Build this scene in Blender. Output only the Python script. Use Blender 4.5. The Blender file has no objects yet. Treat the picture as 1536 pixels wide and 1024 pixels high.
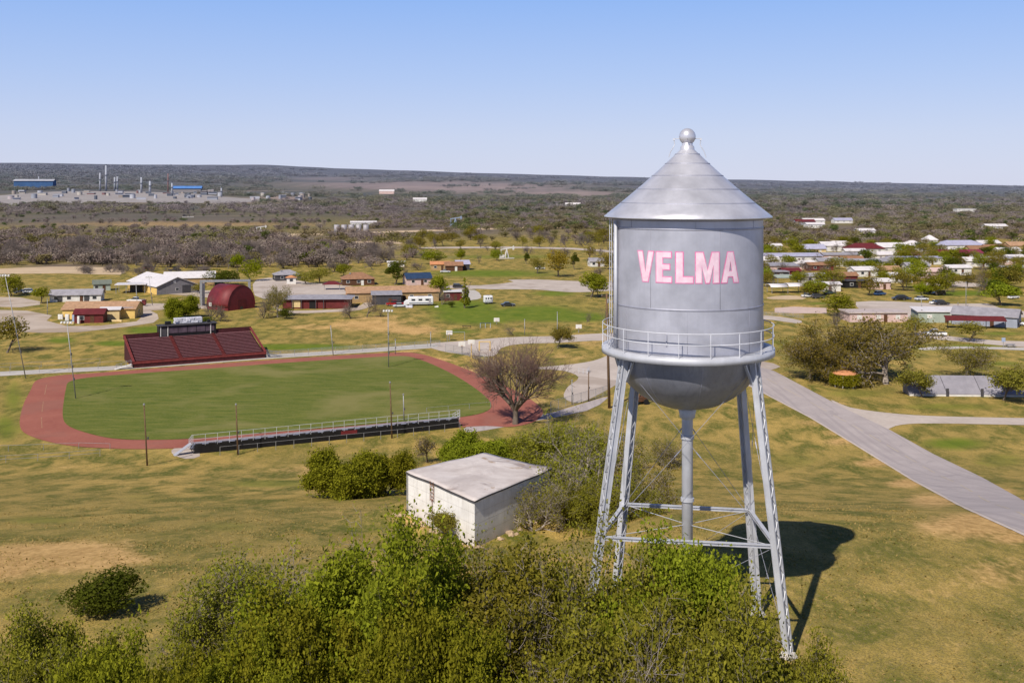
import bpy, bmesh, math, random
import numpy as np
from mathutils import Vector, Matrix

R = math.radians
S = bpy.context.scene
COL = S.collection
F, Y0, CX, EYE = 1600.0, 276.0, 768.0, 40.0      # focal length in photo pixels, eye level row, optical axis column, eye height

# ------------------------------------------------------------------ terrain
_py = np.array([-200, 0, 35, 50, 60, 70, 80, 90, 100, 120, 140, 150, 156, 170, 400.])
_ph = np.array([20.0, 20, 20, 19.3, 18.0, 16.2, 14.2, 12.0, 9.7, 5.4, 1.7, .55, .1, 0, 0])
_ty = np.arange(-200, 400, .5)
_th = np.interp(_ty, _py, _ph)
_k = np.exp(-0.5 * (np.arange(-16, 17) * .5 / 3.0) ** 2); _k /= _k.sum()
_th = np.convolve(np.pad(_th, 16, mode='edge'), _k, mode='valid')
_tb = np.interp(_ty, [-200, 52, 60, 68, 76, 86, 96, 110, 400], [0, 0, .75, 1.4, 1.5, 1.0, .5, 0, 0])
PADS = [(-2.6, 82.6, 14.05, 7.0, 13.0)]            # x, y, level, inner and outer radius

def smooth(t):
    t = np.clip(t, 0, 1)
    return t * t * (3 - 2 * t)

_sx = np.array([-900, 0, 200, 400, 600, 850, 1150, 1536, 2600.])
_sy = np.array([243, 246, 248, 250.5, 257, 264, 271, 279, 281.])

def H(x, y):
    x = np.asarray(x, float); y = np.asarray(y, float)
    z = np.interp(y, _ty, _th)
    z = z + np.interp(y, _ty, _tb) * smooth((x - 2) / 12)      # the knoll carries on level to the east of the tower
    for (a, b, l, r0, r1) in PADS:
        w = 1 - smooth((np.hypot(x - a, y - b) - r0) / (r1 - r0))
        z = z * (1 - w) + l * w
    d = np.maximum(y, 1.0)
    px = CX + F * x / d
    ridge = EYE + (Y0 - np.interp(px, _sx, _sy)) / F * 7000
    t = smooth((d - 1250) / 5750)
    und = 7 * np.sin(x / 410 + 1.3) * np.sin(y / 530 + .4) + 4 * np.sin(x / 173 + y / 260) + 2.5 * np.sin(x / 95 - y / 140)
    z = z + ridge * t + und * smooth((d - 1700) / 2500) * (1 - smooth((d - 5200) / 1600) * .75)
    z = z - 60 * smooth((d - 7200) / 2500)
    return z

_D = np.concatenate([np.linspace(30, 400, 1500), np.geomspace(401, 7200, 1500)])
def V(px, py, dz=0.0):
    """ground point met by the line of sight through a spot of the photo"""
    u = (px - CX) / F
    h = H(u * _D, _D)
    yy = Y0 + (EYE - h) / _D * F
    k = np.nonzero(yy <= py)[0]
    if len(k) == 0: d = _D[-1]
    elif k[0] == 0: d = _D[0]
    else:
        i = k[0]; a, b = yy[i - 1], yy[i]
        d = _D[i - 1] + (_D[i] - _D[i - 1]) * (a - py) / (a - b)
    return Vector((u * d, d, float(H(u * d, d)) + dz))

# ------------------------------------------------------------------ tags
def tag(o, label=None, cat=None, group=None, kind=None):
    if label: o['label'] = label
    if cat: o['category'] = cat
    if group: o['group'] = group
    if kind: o['kind'] = kind
    return o

def thing(name, label, cat, loc=(0, 0, 0), rz=0.0, group=None):
    o = bpy.data.objects.new(name, None); COL.objects.link(o)
    o.empty_display_size = .5
    o.location = loc; o.rotation_euler = (0, 0, rz)
    return tag(o, label, cat, group)

def copy_tree(o, loc=None, rz=None, sc=None, label=None, parent=None):
    c = o.copy(); COL.objects.link(c)
    if parent is not None: c.parent = parent
    if loc is not None: c.location = loc
    if rz is not None: c.rotation_euler = (0, 0, rz)
    if sc is not None: c.scale = sc if hasattr(sc, '__len__') else (sc, sc, sc)
    if label: c['label'] = label
    for ch in list(o.children): copy_tree(ch, parent=c)
    return c

# ------------------------------------------------------------------ mesh building
class MB:
    def __init__(s): s.v, s.f, s.m = [], [], []
    def add(s, vs, fs, mi=0):
        b = len(s.v); s.v.extend([tuple(p) for p in vs])
        for f in fs: s.f.append(tuple(b + i for i in f)); s.m.append(mi)
        return s
    def box(s, c, size, rz=0.0, mi=0, M=None):
        x, y, z = size[0] / 2, size[1] / 2, size[2] / 2
        vs = [Vector((sx * x, sy * y, sz * z)) for sz in (-1, 1) for sy in (-1, 1) for sx in (-1, 1)]
        m = M if M is not None else Matrix.Rotation(rz, 3, 'Z')
        vs = [m @ v + Vector(c) for v in vs]
        return s.add(vs, [(0, 2, 3, 1), (4, 5, 7, 6), (0, 1, 5, 4), (2, 6, 7, 3), (0, 4, 6, 2), (1, 3, 7, 5)], mi)
    def bar(s, p0, p1, w, h, mi=0):
        p0, p1 = Vector(p0), Vector(p1); d = p1 - p0; L = d.length
        if L < 1e-6: return s
        q = d.to_track_quat('X', 'Z').to_matrix()
        return s.box((p0 + p1) / 2, (L, w, h), M=q, mi=mi)
    def tube(s, p0, p1, r0, r1=None, n=8, mi=0, cap=True):
        r1 = r0 if r1 is None else r1
        p0, p1 = Vector(p0), Vector(p1); d = p1 - p0
        q = d.to_track_quat('Z', 'X').to_matrix()
        vs = []
        for p, r in ((p0, r0), (p1, r1)):
            for i in range(n):
                a = 2 * math.pi * i / n
                vs.append(p + q @ Vector((r * math.cos(a), r * math.sin(a), 0)))
        fs = [(i, (i + 1) % n, n + (i + 1) % n, n + i) for i in range(n)]
        if cap: fs += [tuple(range(n - 1, -1, -1)), tuple(range(n, 2 * n))]
        return s.add(vs, fs, mi)
    def path(s, pts, r, n=6, mi=0):
        for a, b in zip(pts[:-1], pts[1:]): s.tube(a, b, r, r, n, mi)
        return s
    def lathe(s, prof, n=48, c=(0, 0, 0), mi=0, a0=0.0):
        vs, fs = [], []
        for (r, z) in prof:
            for i in range(n):
                a = a0 + 2 * math.pi * i / n
                vs.append((c[0] + r * math.cos(a), c[1] + r * math.sin(a), c[2] + z))
        for j in range(len(prof) - 1):
            for i in range(n):
                k = (i + 1) % n
                fs.append((j * n + i, j * n + k, (j + 1) * n + k, (j + 1) * n + i))
        return s.add(vs, fs, mi)
    def prism(s, poly, y0, y1, mi=0):
        """polygon in x,z extruded along y"""
        n = len(poly)
        vs = [(x, y0, z) for x, z in poly] + [(x, y1, z) for x, z in poly]
        fs = [tuple(range(n)), tuple(range(2 * n - 1, n - 1, -1))]
        fs += [(i, n + i, n + (i + 1) % n, (i + 1) % n) for i in range(n)]
        return s.add(vs, fs, mi)
    def build(s, name, mats, parent=None, smooth=False, loc=None, bevel=0.0):
        me = bpy.data.meshes.new(name); me.from_pydata(s.v, [], s.f)
        for m in (mats if isinstance(mats, (list, tuple)) else [mats]): me.materials.append(m)
        if any(s.m): me.polygons.foreach_set('material_index', s.m)
        bm = bmesh.new(); bm.from_mesh(me)
        bmesh.ops.recalc_face_normals(bm, faces=bm.faces)
        if bevel > 0:
            bmesh.ops.bevel(bm, geom=list(bm.edges), offset=bevel, segments=1, affect='EDGES', clamp_overlap=True)
        bm.to_mesh(me); bm.free()
        if smooth: me.polygons.foreach_set('use_smooth', [True] * len(me.polygons))
        me.update()
        o = bpy.data.objects.new(name, me); COL.objects.link(o)
        if parent is not None: o.parent = parent
        if loc is not None: o.location = loc
        return o

def np_mesh(name, v, quads, mats, mi=None, smooth=False):
    v = np.asarray(v, np.float32); quads = np.asarray(quads, np.int32)
    me = bpy.data.meshes.new(name)
    me.vertices.add(len(v)); me.vertices.foreach_set('co', v.ravel())
    me.loops.add(quads.size); me.loops.foreach_set('vertex_index', quads.ravel())
    me.polygons.add(len(quads)); me.polygons.foreach_set('loop_start', np.arange(0, quads.size, 4, dtype=np.int32))
    for m in (mats if isinstance(mats, (list, tuple)) else [mats]): me.materials.append(m)
    if mi is not None: me.polygons.foreach_set('material_index', np.asarray(mi, np.int32))
    if smooth: me.polygons.foreach_set('use_smooth', np.ones(len(quads), bool))
    me.update(calc_edges=True)
    return me

def link(name, me, parent=None, loc=None, rz=None):
    o = bpy.data.objects.new(name, me); COL.objects.link(o)
    if parent is not None: o.parent = parent
    if loc is not None: o.location = loc
    if rz is not None: o.rotation_euler = (0, 0, rz)
    return o

# ------------------------------------------------------------------ materials
def srgb(r, g, b):
    f = lambda c: (c / 255 / 12.92) if c / 255 <= .04045 else ((c / 255 + .055) / 1.055) ** 2.4
    return (f(r), f(g), f(b))

class NT:
    def __init__(s, name):
        s.m = bpy.data.materials.new(name); s.m.use_nodes = True
        s.t = s.m.node_tree; s.t.nodes.clear()
        s.out = s.t.nodes.new('ShaderNodeOutputMaterial')
    def n(s, typ, **kw):
        nd = s.t.nodes.new(typ)
        for k, v in kw.items():
            if k.startswith('i_'): nd.inputs[k[2:].replace('_', ' ')].default_value = v
            else: setattr(nd, k, v)
        return nd
    def l(s, a, b): s.t.links.new(a, b)
    def noise(s, vec, scale, detail=4, rough=.55, dist=0.0):
        nd = s.n('ShaderNodeTexNoise'); nd.inputs['Scale'].default_value = scale
        nd.inputs['Detail'].default_value = detail; nd.inputs['Roughness'].default_value = rough
        nd.inputs['Distortion'].default_value = dist
        if vec is not None: s.l(vec, nd.inputs['Vector'])
        return nd.outputs['Fac']
    def ramp(s, fac, a, b, ca=(0, 0, 0), cb=(1, 1, 1)):
        nd = s.n('ShaderNodeValToRGB'); e = nd.color_ramp.elements
        e[0].position, e[1].position = a, b
        e[0].color, e[1].color = (*ca, 1), (*cb, 1)
        s.l(fac, nd.inputs['Fac']); return nd.outputs['Color']
    def mix(s, fac, a, b, mode='MIX'):
        nd = s.n('ShaderNodeMix', data_type='RGBA', blend_type=mode)
        for sock, v in ((nd.inputs[0], fac), (nd.inputs[6], a), (nd.inputs[7], b)):
            if isinstance(v, (int, float)): sock.default_value = v
            elif isinstance(v, tuple): sock.default_value = (*v, 1) if len(v) == 3 else v
            else: s.l(v, sock)
        return nd.outputs[2]
    def math(s, op, a, b=0.0, c=0.0):
        nd = s.n('ShaderNodeMath', operation=op)
        for i, v in enumerate((a, b, c)):
            if isinstance(v, (int, float)): nd.inputs[i].default_value = v
            else: s.l(v, nd.inputs[i])
        return nd.outputs[0]
    def pos(s): return s.n('ShaderNodeNewGeometry').outputs['Position']
    def obj(s): return s.n('ShaderNodeTexCoord').outputs['Object']
    def mapped(s, vec, scale=(1, 1, 1), rot=(0, 0, 0)):
        nd = s.n('ShaderNodeMapping'); nd.inputs['Scale'].default_value = scale; nd.inputs['Rotation'].default_value = rot
        s.l(vec, nd.inputs['Vector']); return nd.outputs['Vector']
    def bsdf(s, col, rough=.8, metal=0.0, bump=None, bstr=.3, bdist=.02, spec=.3, alpha=None):
        b = s.n('ShaderNodeBsdfPrincipled')
        if isinstance(col, tuple): b.inputs['Base Color'].default_value = (*col, 1)
        else: s.l(col, b.inputs['Base Color'])
        if isinstance(rough, (int, float)): b.inputs['Roughness'].default_value = rough
        else: s.l(rough, b.inputs['Roughness'])
        b.inputs['Metallic'].default_value = metal
        b.inputs['Specular IOR Level'].default_value = spec
        if bump is not None:
            bn = s.n('ShaderNodeBump'); bn.inputs['Strength'].default_value = bstr; bn.inputs['Distance'].default_value = bdist
            s.l(bump, bn.inputs['Height']); s.l(bn.outputs[0], b.inputs['Normal'])
        if alpha is not None:
            if isinstance(alpha, (int, float)): b.inputs['Alpha'].default_value = alpha
            else: s.l(alpha, b.inputs['Alpha'])
        s.l(b.outputs[0], s.out.inputs[0]); return b

_mc = {}
def paint(name, rgb, var=.12, scale=1.5, rough=.75, metal=0.0, ribs=None, stain=.25, spec=.3):
    """painted or weathered surface; rgb is sRGB 0-255 of the base colour"""
    if name in _mc: return _mc[name]
    t = NT(name); c = srgb(*rgb); o = t.obj()
    f = t.noise(o, scale, 5, .6)
    f2 = t.noise(t.mapped(o, (3, 3, .35)), scale * .8, 4, .6)
    dk = tuple(x * (1 - var * 2.2) for x in c); lt = tuple(min(1, x * (1 + var)) for x in c)
    col = t.ramp(f, .3, .7, dk, lt)
    col = t.mix(t.math('MULTIPLY', t.ramp(f2, .5, .75), stain), col, tuple(x * .55 + .02 for x in c))
    bump = f
    if ribs:
        w = t.n('ShaderNodeTexWave', wave_type='BANDS', bands_direction=ribs[0]); w.inputs['Scale'].default_value = ribs[1]
        w.inputs['Distortion'].default_value = 0; t.l(o, w.inputs['Vector'])
        col = t.mix(t.math('MULTIPLY', t.ramp(w.outputs['Fac'], .0, .25, (1, 1, 1), (0, 0, 0)), .35), col, tuple(x * .45 for x in c))
    t.bsdf(col, rough, metal, bump, .15, .02, spec)
    _mc[name] = t.m; return t.m

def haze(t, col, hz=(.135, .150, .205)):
    """air haze painted into the base colour as bluish grey, by how far out the land lies"""
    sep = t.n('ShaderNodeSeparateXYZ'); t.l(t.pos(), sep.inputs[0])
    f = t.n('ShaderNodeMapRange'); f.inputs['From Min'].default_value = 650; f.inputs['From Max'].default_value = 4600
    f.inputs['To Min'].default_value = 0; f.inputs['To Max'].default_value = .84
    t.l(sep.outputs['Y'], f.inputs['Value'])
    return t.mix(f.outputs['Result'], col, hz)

def leafmat(name, c_dark, c_mid, c_light, trans=.3, nscale=.9, far=False):
    t = NT(name)
    o = t.obj()
    geo = t.n('ShaderNodeNewGeometry')
    oi = t.n('ShaderNodeObjectInfo')
    n1 = t.noise(o, nscale, 3, .6)
    f = t.math('ADD', t.math('MULTIPLY', n1, .9), t.math('MULTIPLY', geo.outputs['Random Per Island'], .45))
    col = t.ramp(f, .38, .92, c_dark, c_light)
    col = t.mix(.45, col, c_mid)
    hs = t.n('ShaderNodeHueSaturation')
    t.l(col, hs.inputs['Color'])
    t.l(t.math('ADD', t.math('MULTIPLY', oi.outputs['Random'], .04), .48), hs.inputs['Hue'])
    t.l(t.math('ADD', t.math('MULTIPLY', oi.outputs['Random'], .34), .85), hs.inputs['Value'])
    col = hs.outputs['Color']
    if far: col = haze(t, col, (.285, .305, .40))  # distant crowns take a paler haze tint in their own colour
    d = t.n('ShaderNodeBsdfDiffuse'); t.l(col, d.inputs['Color'])
    if trans > 0:
        tr = t.n('ShaderNodeBsdfTranslucent'); t.l(t.mix(.5, col, (.30, .32, .02), 'MIX') if not far else col, tr.inputs['Color'])
        mx = t.n('ShaderNodeMixShader'); mx.inputs[0].default_value = trans
        t.l(d.outputs[0], mx.inputs[1]); t.l(tr.outputs[0], mx.inputs[2]); t.l(mx.outputs[0], t.out.inputs[0])
    else: t.l(d.outputs[0], t.out.inputs[0])
    return t.m

def barkmat(name, a, b, scale=6, far=False):
    t = NT(name); o = t.obj()
    col = t.ramp(t.noise(t.mapped(o, (1, 1, .3)), scale, 4, .6), .3, .7, a, b)
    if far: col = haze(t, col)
    t.bsdf(col, .9, 0, None, spec=.1); return t.m
# ================================================================== camera, sun, sky
cam = bpy.data.cameras.new('camera'); co = bpy.data.objects.new('camera', cam); COL.objects.link(co)
co.location = (0, 0, EYE); co.rotation_euler = (R(90), 0, 0)
cam.sensor_width = 36; cam.lens = 36 * F / 1536
cam.shift_y = -(512 - Y0) / 1536
cam.clip_start = .5; cam.clip_end = 30000
S.camera = co

SUN_EL = R(45); SHX, SHY = .47, .883          # shadows fall this way on level ground
sun = bpy.data.lights.new('sun', 'SUN'); so = bpy.data.objects.new('sun', sun); COL.objects.link(so)
sun.energy = 5.2; sun.angle = R(.53); sun.color = (1.0, .93, .82)
_dir = Vector((SHX * math.cos(SUN_EL), SHY * math.cos(SUN_EL), -math.sin(SUN_EL)))
so.rotation_euler = _dir.to_track_quat('-Z', 'Y').to_euler()
w = bpy.data.worlds.new('World'); S.world = w; w.use_nodes = True
wt = w.node_tree; wt.nodes.clear()
sk = wt.nodes.new('ShaderNodeTexSky'); sk.sky_type = 'NISHITA'; sk.sun_disc = False
sk.sun_elevation = SUN_EL; sk.sun_rotation = math.atan2(-SHX, -SHY)
sk.air_density = 1.0; sk.dust_density = .35; sk.ozone_density = 2.6; sk.altitude = 400
bg = wt.nodes.new('ShaderNodeBackground'); bg.inputs['Strength'].default_value = .1
wo = wt.nodes.new('ShaderNodeOutputWorld')
tc = wt.nodes.new('ShaderNodeTexCoord'); sx = wt.nodes.new('ShaderNodeSeparateXYZ'); rp = wt.nodes.new('ShaderNodeValToRGB')
wt.links.new(tc.outputs['Generated'], sx.inputs[0]); wt.links.new(sx.outputs['Z'], rp.inputs['Fac'])
while len(rp.color_ramp.elements) < 6: rp.color_ramp.elements.new(.5)
for e, (ps, cc) in zip(rp.color_ramp.elements, ((0, (208, 214, 240)), (.045, (200, 211, 242)), (.10, (178, 201, 246)), (.175, (146, 185, 248)), (.45, (38, 72, 140)), (1, (14, 32, 84)))):
    e.position = ps; e.color = (*[v * 10 for v in srgb(*cc)], 1)     # clear blue air thinning to pale lavender low down, in sky texture units
mxs = wt.nodes.new('ShaderNodeMix'); mxs.data_type = 'RGBA'; mxs.inputs[0].default_value = .86
wt.links.new(sk.outputs[0], mxs.inputs[6]); wt.links.new(rp.outputs[0], mxs.inputs[7])
wt.links.new(mxs.outputs[2], bg.inputs[0]); wt.links.new(bg.outputs[0], wo.inputs[0])
S.view_settings.view_transform = 'Standard'; S.view_settings.look = 'None'; S.view_settings.exposure = 0
S.cycles.use_denoising = True
S.cycles.max_bounces = 6; S.cycles.transparent_max_bounces = 12
S.cycles.use_adaptive_sampling = True

# ================================================================== ground
def rot2(x, y, a): return (x * math.cos(a) - y * math.sin(a), x * math.sin(a) + y * math.cos(a))

# patches of ground cover: photo spot, half sizes, channel (0 dry earth, 1 lush green, 2 leafless wood floor, 3 pale field), strength
COVER = [
    (1215, 634, 30, 8, 0, .6), (1260, 662, 34, 8, 0, .7), (1310, 694, 40, 9, 0, .8), (1360, 724, 40, 9, 0, .85), (1410, 752, 44, 9, 0, .7), (1460, 780, 50, 11, 0, .8), (1520, 806, 50, 12, 0, .8), (1340, 655, 20, 4, 0, .6), (1420, 700, 30, 5, 0, .6), (1500, 735, 40, 6, 0, .6), (1250, 606, 40, 4, 0, .6),
    (90, 835, 150, 26, 0, 1.0), (10, 850, 60, 22, 0, .9), (190, 818, 60, 14, 0, .5), (640, 775, 70, 25, 0, .8), (1000, 650, 40, 30, 0, .1),
    (1470, 790, 100, 22, 0, .85), (1400, 750, 60, 14, 0, .7), (1320, 690, 60, 12, 0, .5), (1500, 860, 90, 30, 0, .55), (1250, 648, 30, 12, 0, .5),
    (1390, 890, 100, 25, 0, .35), (1210, 960, 90, 35, 0, .4), (1440, 970, 110, 40, 0, .25),
    (330, 880, 60, 20, 0, .4), (520, 770, 90, 20, 0, .3), (470, 705, 90, 8, 0, .5), (90, 700, 120, 7, 0, .3), (300, 730, 140, 12, 0, .2),
    (550, 487, 85, 11, 0, .75), (470, 490, 80, 7, 0, .55), (620, 495, 60, 8, 0, .8), (560, 478, 60, 8, 0, .6), (480, 505, 130, 5, 0, .35),
    (60, 508, 60, 5, 0, .4), (170, 505, 40, 6, 0, .3), (80, 545, 90, 6, 0, .4), (690, 555, 40, 8, 0, .8), (645, 540, 50, 4, 0, .8),
    (620, 527, 40, 3, 0, .6), (800, 600, 60, 14, 0, .5), (850, 535, 60, 8, 0, .45), (900, 515, 60, 6, 0, .5), (60, 655, 80, 12, 0, .25),
    (300, 500, 300, 20, 1, .44), (800, 470, 200, 30, 1, .46), (1350, 520, 220, 24, 1, .44), (60, 640, 60, 30, 1, .44),
    (20, 600, 24, 40, 1, .55), (10, 640, 24, 30, 1, .6), (50, 690, 60, 8, 1, .4),
    (230, 495, 60, 8, 1, .9), (90, 510, 30, 7, 1, .8), (270, 480, 40, 12, 1, .6), (170, 515, 40, 5, 1, .8), (440, 520, 110, 6, 1, 1.0), (600, 513, 60, 4, 1, .5),
    (720, 475, 80, 16, 1, 1.0), (800, 470, 90, 16, 1, .95), (700, 460, 70, 14, 1, .9), (860, 475, 70, 10, 1, .8), (680, 497, 60, 5, 1, .7),
    (740, 410, 110, 9, 1, .75), (830, 440, 50, 6, 1, .7), (790, 500, 60, 4, 1, .5), (620, 380, 60, 6, 1, .5), (880, 360, 60, 4, 1, .5), (760, 385, 150, 5, 1, .55),
    (1280, 590, 90, 10, 1, .45), (1420, 610, 120, 8, 1, .5), (1430, 665, 70, 12, 1, .7), (1500, 690, 60, 18, 1, .45), (1450, 520, 90, 6, 1, .7), (1500, 545, 60, 6, 1, .6),
    (1170, 515, 40, 16, 1, .5), (1230, 455, 40, 3, 1, .7), (1440, 440, 90, 6, 1, .8), (1400, 430, 60, 6, 1, .6), (1500, 500, 60, 4, 1, .6),
    (400, 725, 120, 10, 1, .5), (230, 745, 90, 14, 1, .35), (60, 780, 90, 10, 1, .45), (340, 790, 90, 14, 1, .4), (1190, 690, 80, 24, 1, .4), (1260, 720, 70, 12, 1, .35), (1190, 610, 40, 16, 1, .35),
    (1290, 820, 90, 20, 1, .25), (1440, 910, 80, 16, 1, .3),
    (250, 370, 420, 32, 2, .9), (650, 345, 300, 16, 2, .7), (200, 330, 330, 14, 2, .9), (600, 320, 330, 12, 2, .6), (1300, 350, 260, 16, 2, .8), (850, 330, 120, 10, 2, .5), (100, 400, 120, 10, 2, .7), (560, 385, 150, 10, 2, .5),
    (660, 280, 260, 11, 3, 1.0), (480, 268, 110, 4, 3, .7), (840, 290, 120, 7, 3, .9), (330, 300, 130, 6, 3, .8), (120, 298, 170, 8, 3, 1.0), (420, 297, 60, 5, 3, .8), (560, 300, 90, 4, 3, .6), (1250, 300, 90, 3, 3, .3),
    (270, 336, 300, 6, 0, .62), (90, 404, 100, 4, 0, .9), (110, 352, 70, 2, 0, .5), (560, 352, 60, 2, 0, .6), (60, 349, 50, 2, 0, .5), (540, 345, 130, 2, 0, .45), (880, 340, 40, 3, 0, .6),
    (1210, 462, 60, 6, 0, .6), (1160, 452, 40, 4, 0, .4), (1180, 405, 60, 5, 0, .6), (1290, 390, 110, 6, 0, .45), (1420, 400, 110, 6, 0, .4), (1500, 470, 50, 5, 0, .7), (1160, 520, 20, 8, 0, .4),
]
def cover_at(x, y):
    out = np.zeros((len(x), 4))
    wob = 6 * np.sin(x * .11 + 2) + 5 * np.sin(y * .13 + x * .05)
    for (px, py, rx, ry, ch, st) in COVER:
        c = V(px, py); a = V(px, py - ry); b = V(px, py + ry)
        wx = rx * c.y / F; wy0 = max(a.y - c.y, 1); wy1 = max(c.y - b.y, 1)
        u = c.x / c.y
        dx = (x - c.x - (y - c.y) * u) / wx
        dy = y - c.y; dy = np.where(dy > 0, dy / wy0, dy / wy1)
        r = np.sqrt(dx * dx + dy * dy) + wob * .012
        g = st * np.clip(1.25 - r, 0, 1) ** .8 * np.where(r < 1.25, 1, 0)
        out[:, ch] = np.maximum(out[:, ch], np.minimum(g, st))
    return out

def make_ground():
    u = np.linspace(-1.25, 1.25, 441)
    d = np.concatenate([np.arange(4, 160, 1.0), np.geomspace(160, 10500, 380)])
    D, U = np.meshgrid(d, u, indexing='ij')
    X = U * (D + 30); Z = H(X, D)
    v = np.stack([X, D, Z], -1).reshape(-1, 3)
    nr, nc = D.shape
    i = np.arange(nr * nc).reshape(nr, nc)
    q = np.stack([i[:-1, :-1], i[:-1, 1:], i[1:, 1:], i[1:, :-1]], -1).reshape(-1, 4)
    t = NT('ground_grass')
    p = t.pos()
    at = t.n('ShaderNodeAttribute', attribute_name='cover'); sep = t.n('ShaderNodeSeparateColor'); t.l(at.outputs['Color'], sep.inputs[0])
    big = t.noise(p, .035, 3, .55); med = t.noise(t.mapped(p, (.9, .5, .6), (0, 0, .25)), .30, 6, .66, .4); fin = t.noise(t.mapped(p, (1, .5, .6), (0, 0, .4)), 2.4, 4, .7); tiny = t.noise(p, 9.0, 2, .7)
    def edge(chan, w=.55, soft=.18):           # ragged patch edge
        f = t.math('ADD', sep.outputs[chan] if chan is not None else at.outputs['Alpha'], t.math('MULTIPLY', t.math('SUBTRACT', t.math('ADD', t.math('MULTIPLY', med, .65), t.math('MULTIPLY', fin, .35)), .5), w * 2))
        return t.ramp(f, .5 - soft, .5 + soft)
    grass = t.ramp(med, .40, .60, (.108, .122, .014), (.52, .35, .098))
    grass = t.mix(t.math('MULTIPLY', t.ramp(big, .38, .62), .5), grass, (.205, .172, .040))
    grass = t.mix(t.math('MULTIPLY', t.ramp(fin, .48, .72), .6), grass, (.53, .37, .125))
    grass = t.mix(t.math('MULTIPLY', t.ramp(tiny, .52, .36), .6), grass, (.055, .056, .016))
    grass = t.mix(t.math('MULTIPLY', t.ramp(tiny, .56, .70), .5), grass, (.56, .42, .19))
    lush = t.mix(t.ramp(med, .3, .7), (.088, .140, .010), (.180, .205, .026))
    dirt = t.mix(t.ramp(t.math('ADD', t.math('MULTIPLY', fin, .6), t.math('MULTIPLY', med, .4)), .36, .62), (.34, .205, .07), (.64, .41, .165))
    floor = t.mix(t.ramp(t.math('ADD', t.math('MULTIPLY', med, .6), t.math('MULTIPLY', fin, .4)), .35, .65), (.13, .098, .078), (.225, .175, .125))
    fb = t.noise(p, .013, 4, .6)
    pale = t.mix(t.ramp(fb, .35, .65), (.40, .27, .21), (.56, .40, .315))
    c = t.mix(edge('Green', .5), grass, lush)
    c = t.mix(edge('Blue', .35), c, floor)
    c = t.mix(edge(None, .25), c, pale)
    c = t.mix(edge('Red', .62), c, dirt)
    # far country: dark scrub and paler clearings
    s2 = t.n('ShaderNodeSeparateXYZ'); t.l(p, s2.inputs[0])
    fy = t.n('ShaderNodeMapRange'); fy.inputs['From Min'].default_value = 700; fy.inputs['From Max'].default_value = 1700; t.l(s2.outputs['Y'], fy.inputs['Value'])
    scrub = t.mix(t.ramp(t.noise(p, .011, 6, .7), .46, .56), (.062, .064, .036), (.115, .098, .062))
    scrub = t.mix(t.ramp(t.noise(t.mapped(p, (.25, 1, 1)), .0035, 3, .6), .58, .66), scrub, (.25, .19, .13))
    keep = t.math('MULTIPLY', fy.outputs['Result'], t.math('SUBTRACT', 1.0, t.math('MULTIPLY', at.outputs['Alpha'], .85)))
    c = t.mix(keep, c, scrub)
    c = haze(t, c)  # air haze over the far ground, painted into its colour
    t.bsdf(c, .95, 0, t.math('ADD', fin, t.math('MULTIPLY', tiny, .5)), .6, .12, .1)
    me = np_mesh('ground', v, q, t.m, smooth=True)
    a = me.attributes.new('cover', 'FLOAT_COLOR', 'POINT')
    a.data.foreach_set('color', cover_at(v[:, 0].astype(float), v[:, 1].astype(float)).astype(np.float32).ravel())
    tag(link('ground', me), kind='structure')
make_ground()

# ------------------------------------------------------------------ flat sheets on the ground
def crom(pts, k=6, closed=False):
    n = len(pts); out = []
    rng = range(n) if closed else range(n - 1)
    for i in rng:
        p = [pts[(i + j) % n] if closed else pts[min(max(i + j, 0), n - 1)] for j in (-1, 0, 1, 2)]
        for s_ in range(k):
            s = s_ / k
            out.append(tuple(.5 * (2 * p[1][a] + (-p[0][a] + p[2][a]) * s + (2 * p[0][a] - 5 * p[1][a] + 4 * p[2][a] - p[3][a]) * s * s + (-p[0][a] + 3 * p[1][a] - 3 * p[2][a] + p[3][a]) * s ** 3) for a in (0, 1)))
    if not closed: out.append(tuple(pts[-1]))
    return out

def ground_sheet(name, pix, m, lift, curve=4, kind='structure', world=False, dense=0):
    if dense:
        pix = [tuple(a + (b - a) * k / dense for a, b in zip(p, q)) for p, q in zip(pix, pix[1:] + pix[:1]) for k in range(dense)]
    pts = pix if world else [tuple(V(*p)[:2]) for p in pix]
    if curve: pts = crom(pts, curve, True)
    bm = bmesh.new()
    f = bm.faces.new([bm.verts.new((x, y, 0)) for x, y in pts])
    xs = [p[0] for p in pts]; ys = [p[1] for p in pts]
    if min(ys) < 170:
        for y in np.arange(math.ceil(min(ys)), min(max(ys), 172), 1.5):
            bmesh.ops.bisect_plane(bm, geom=bm.verts[:] + bm.edges[:] + bm.faces[:], plane_co=(0, y, 0), plane_no=(0, 1, 0))
    bmesh.ops.triangulate(bm, faces=bm.faces)
    for v_ in bm.verts: v_.co.z = float(H(v_.co.x, v_.co.y)) + lift
    bmesh.ops.recalc_face_normals(bm, faces=bm.faces)
    me = bpy.data.meshes.new(name); bm.to_mesh(me); bm.free(); me.materials.append(m)
    o = link(name, me); return tag(o, kind=kind)

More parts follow.
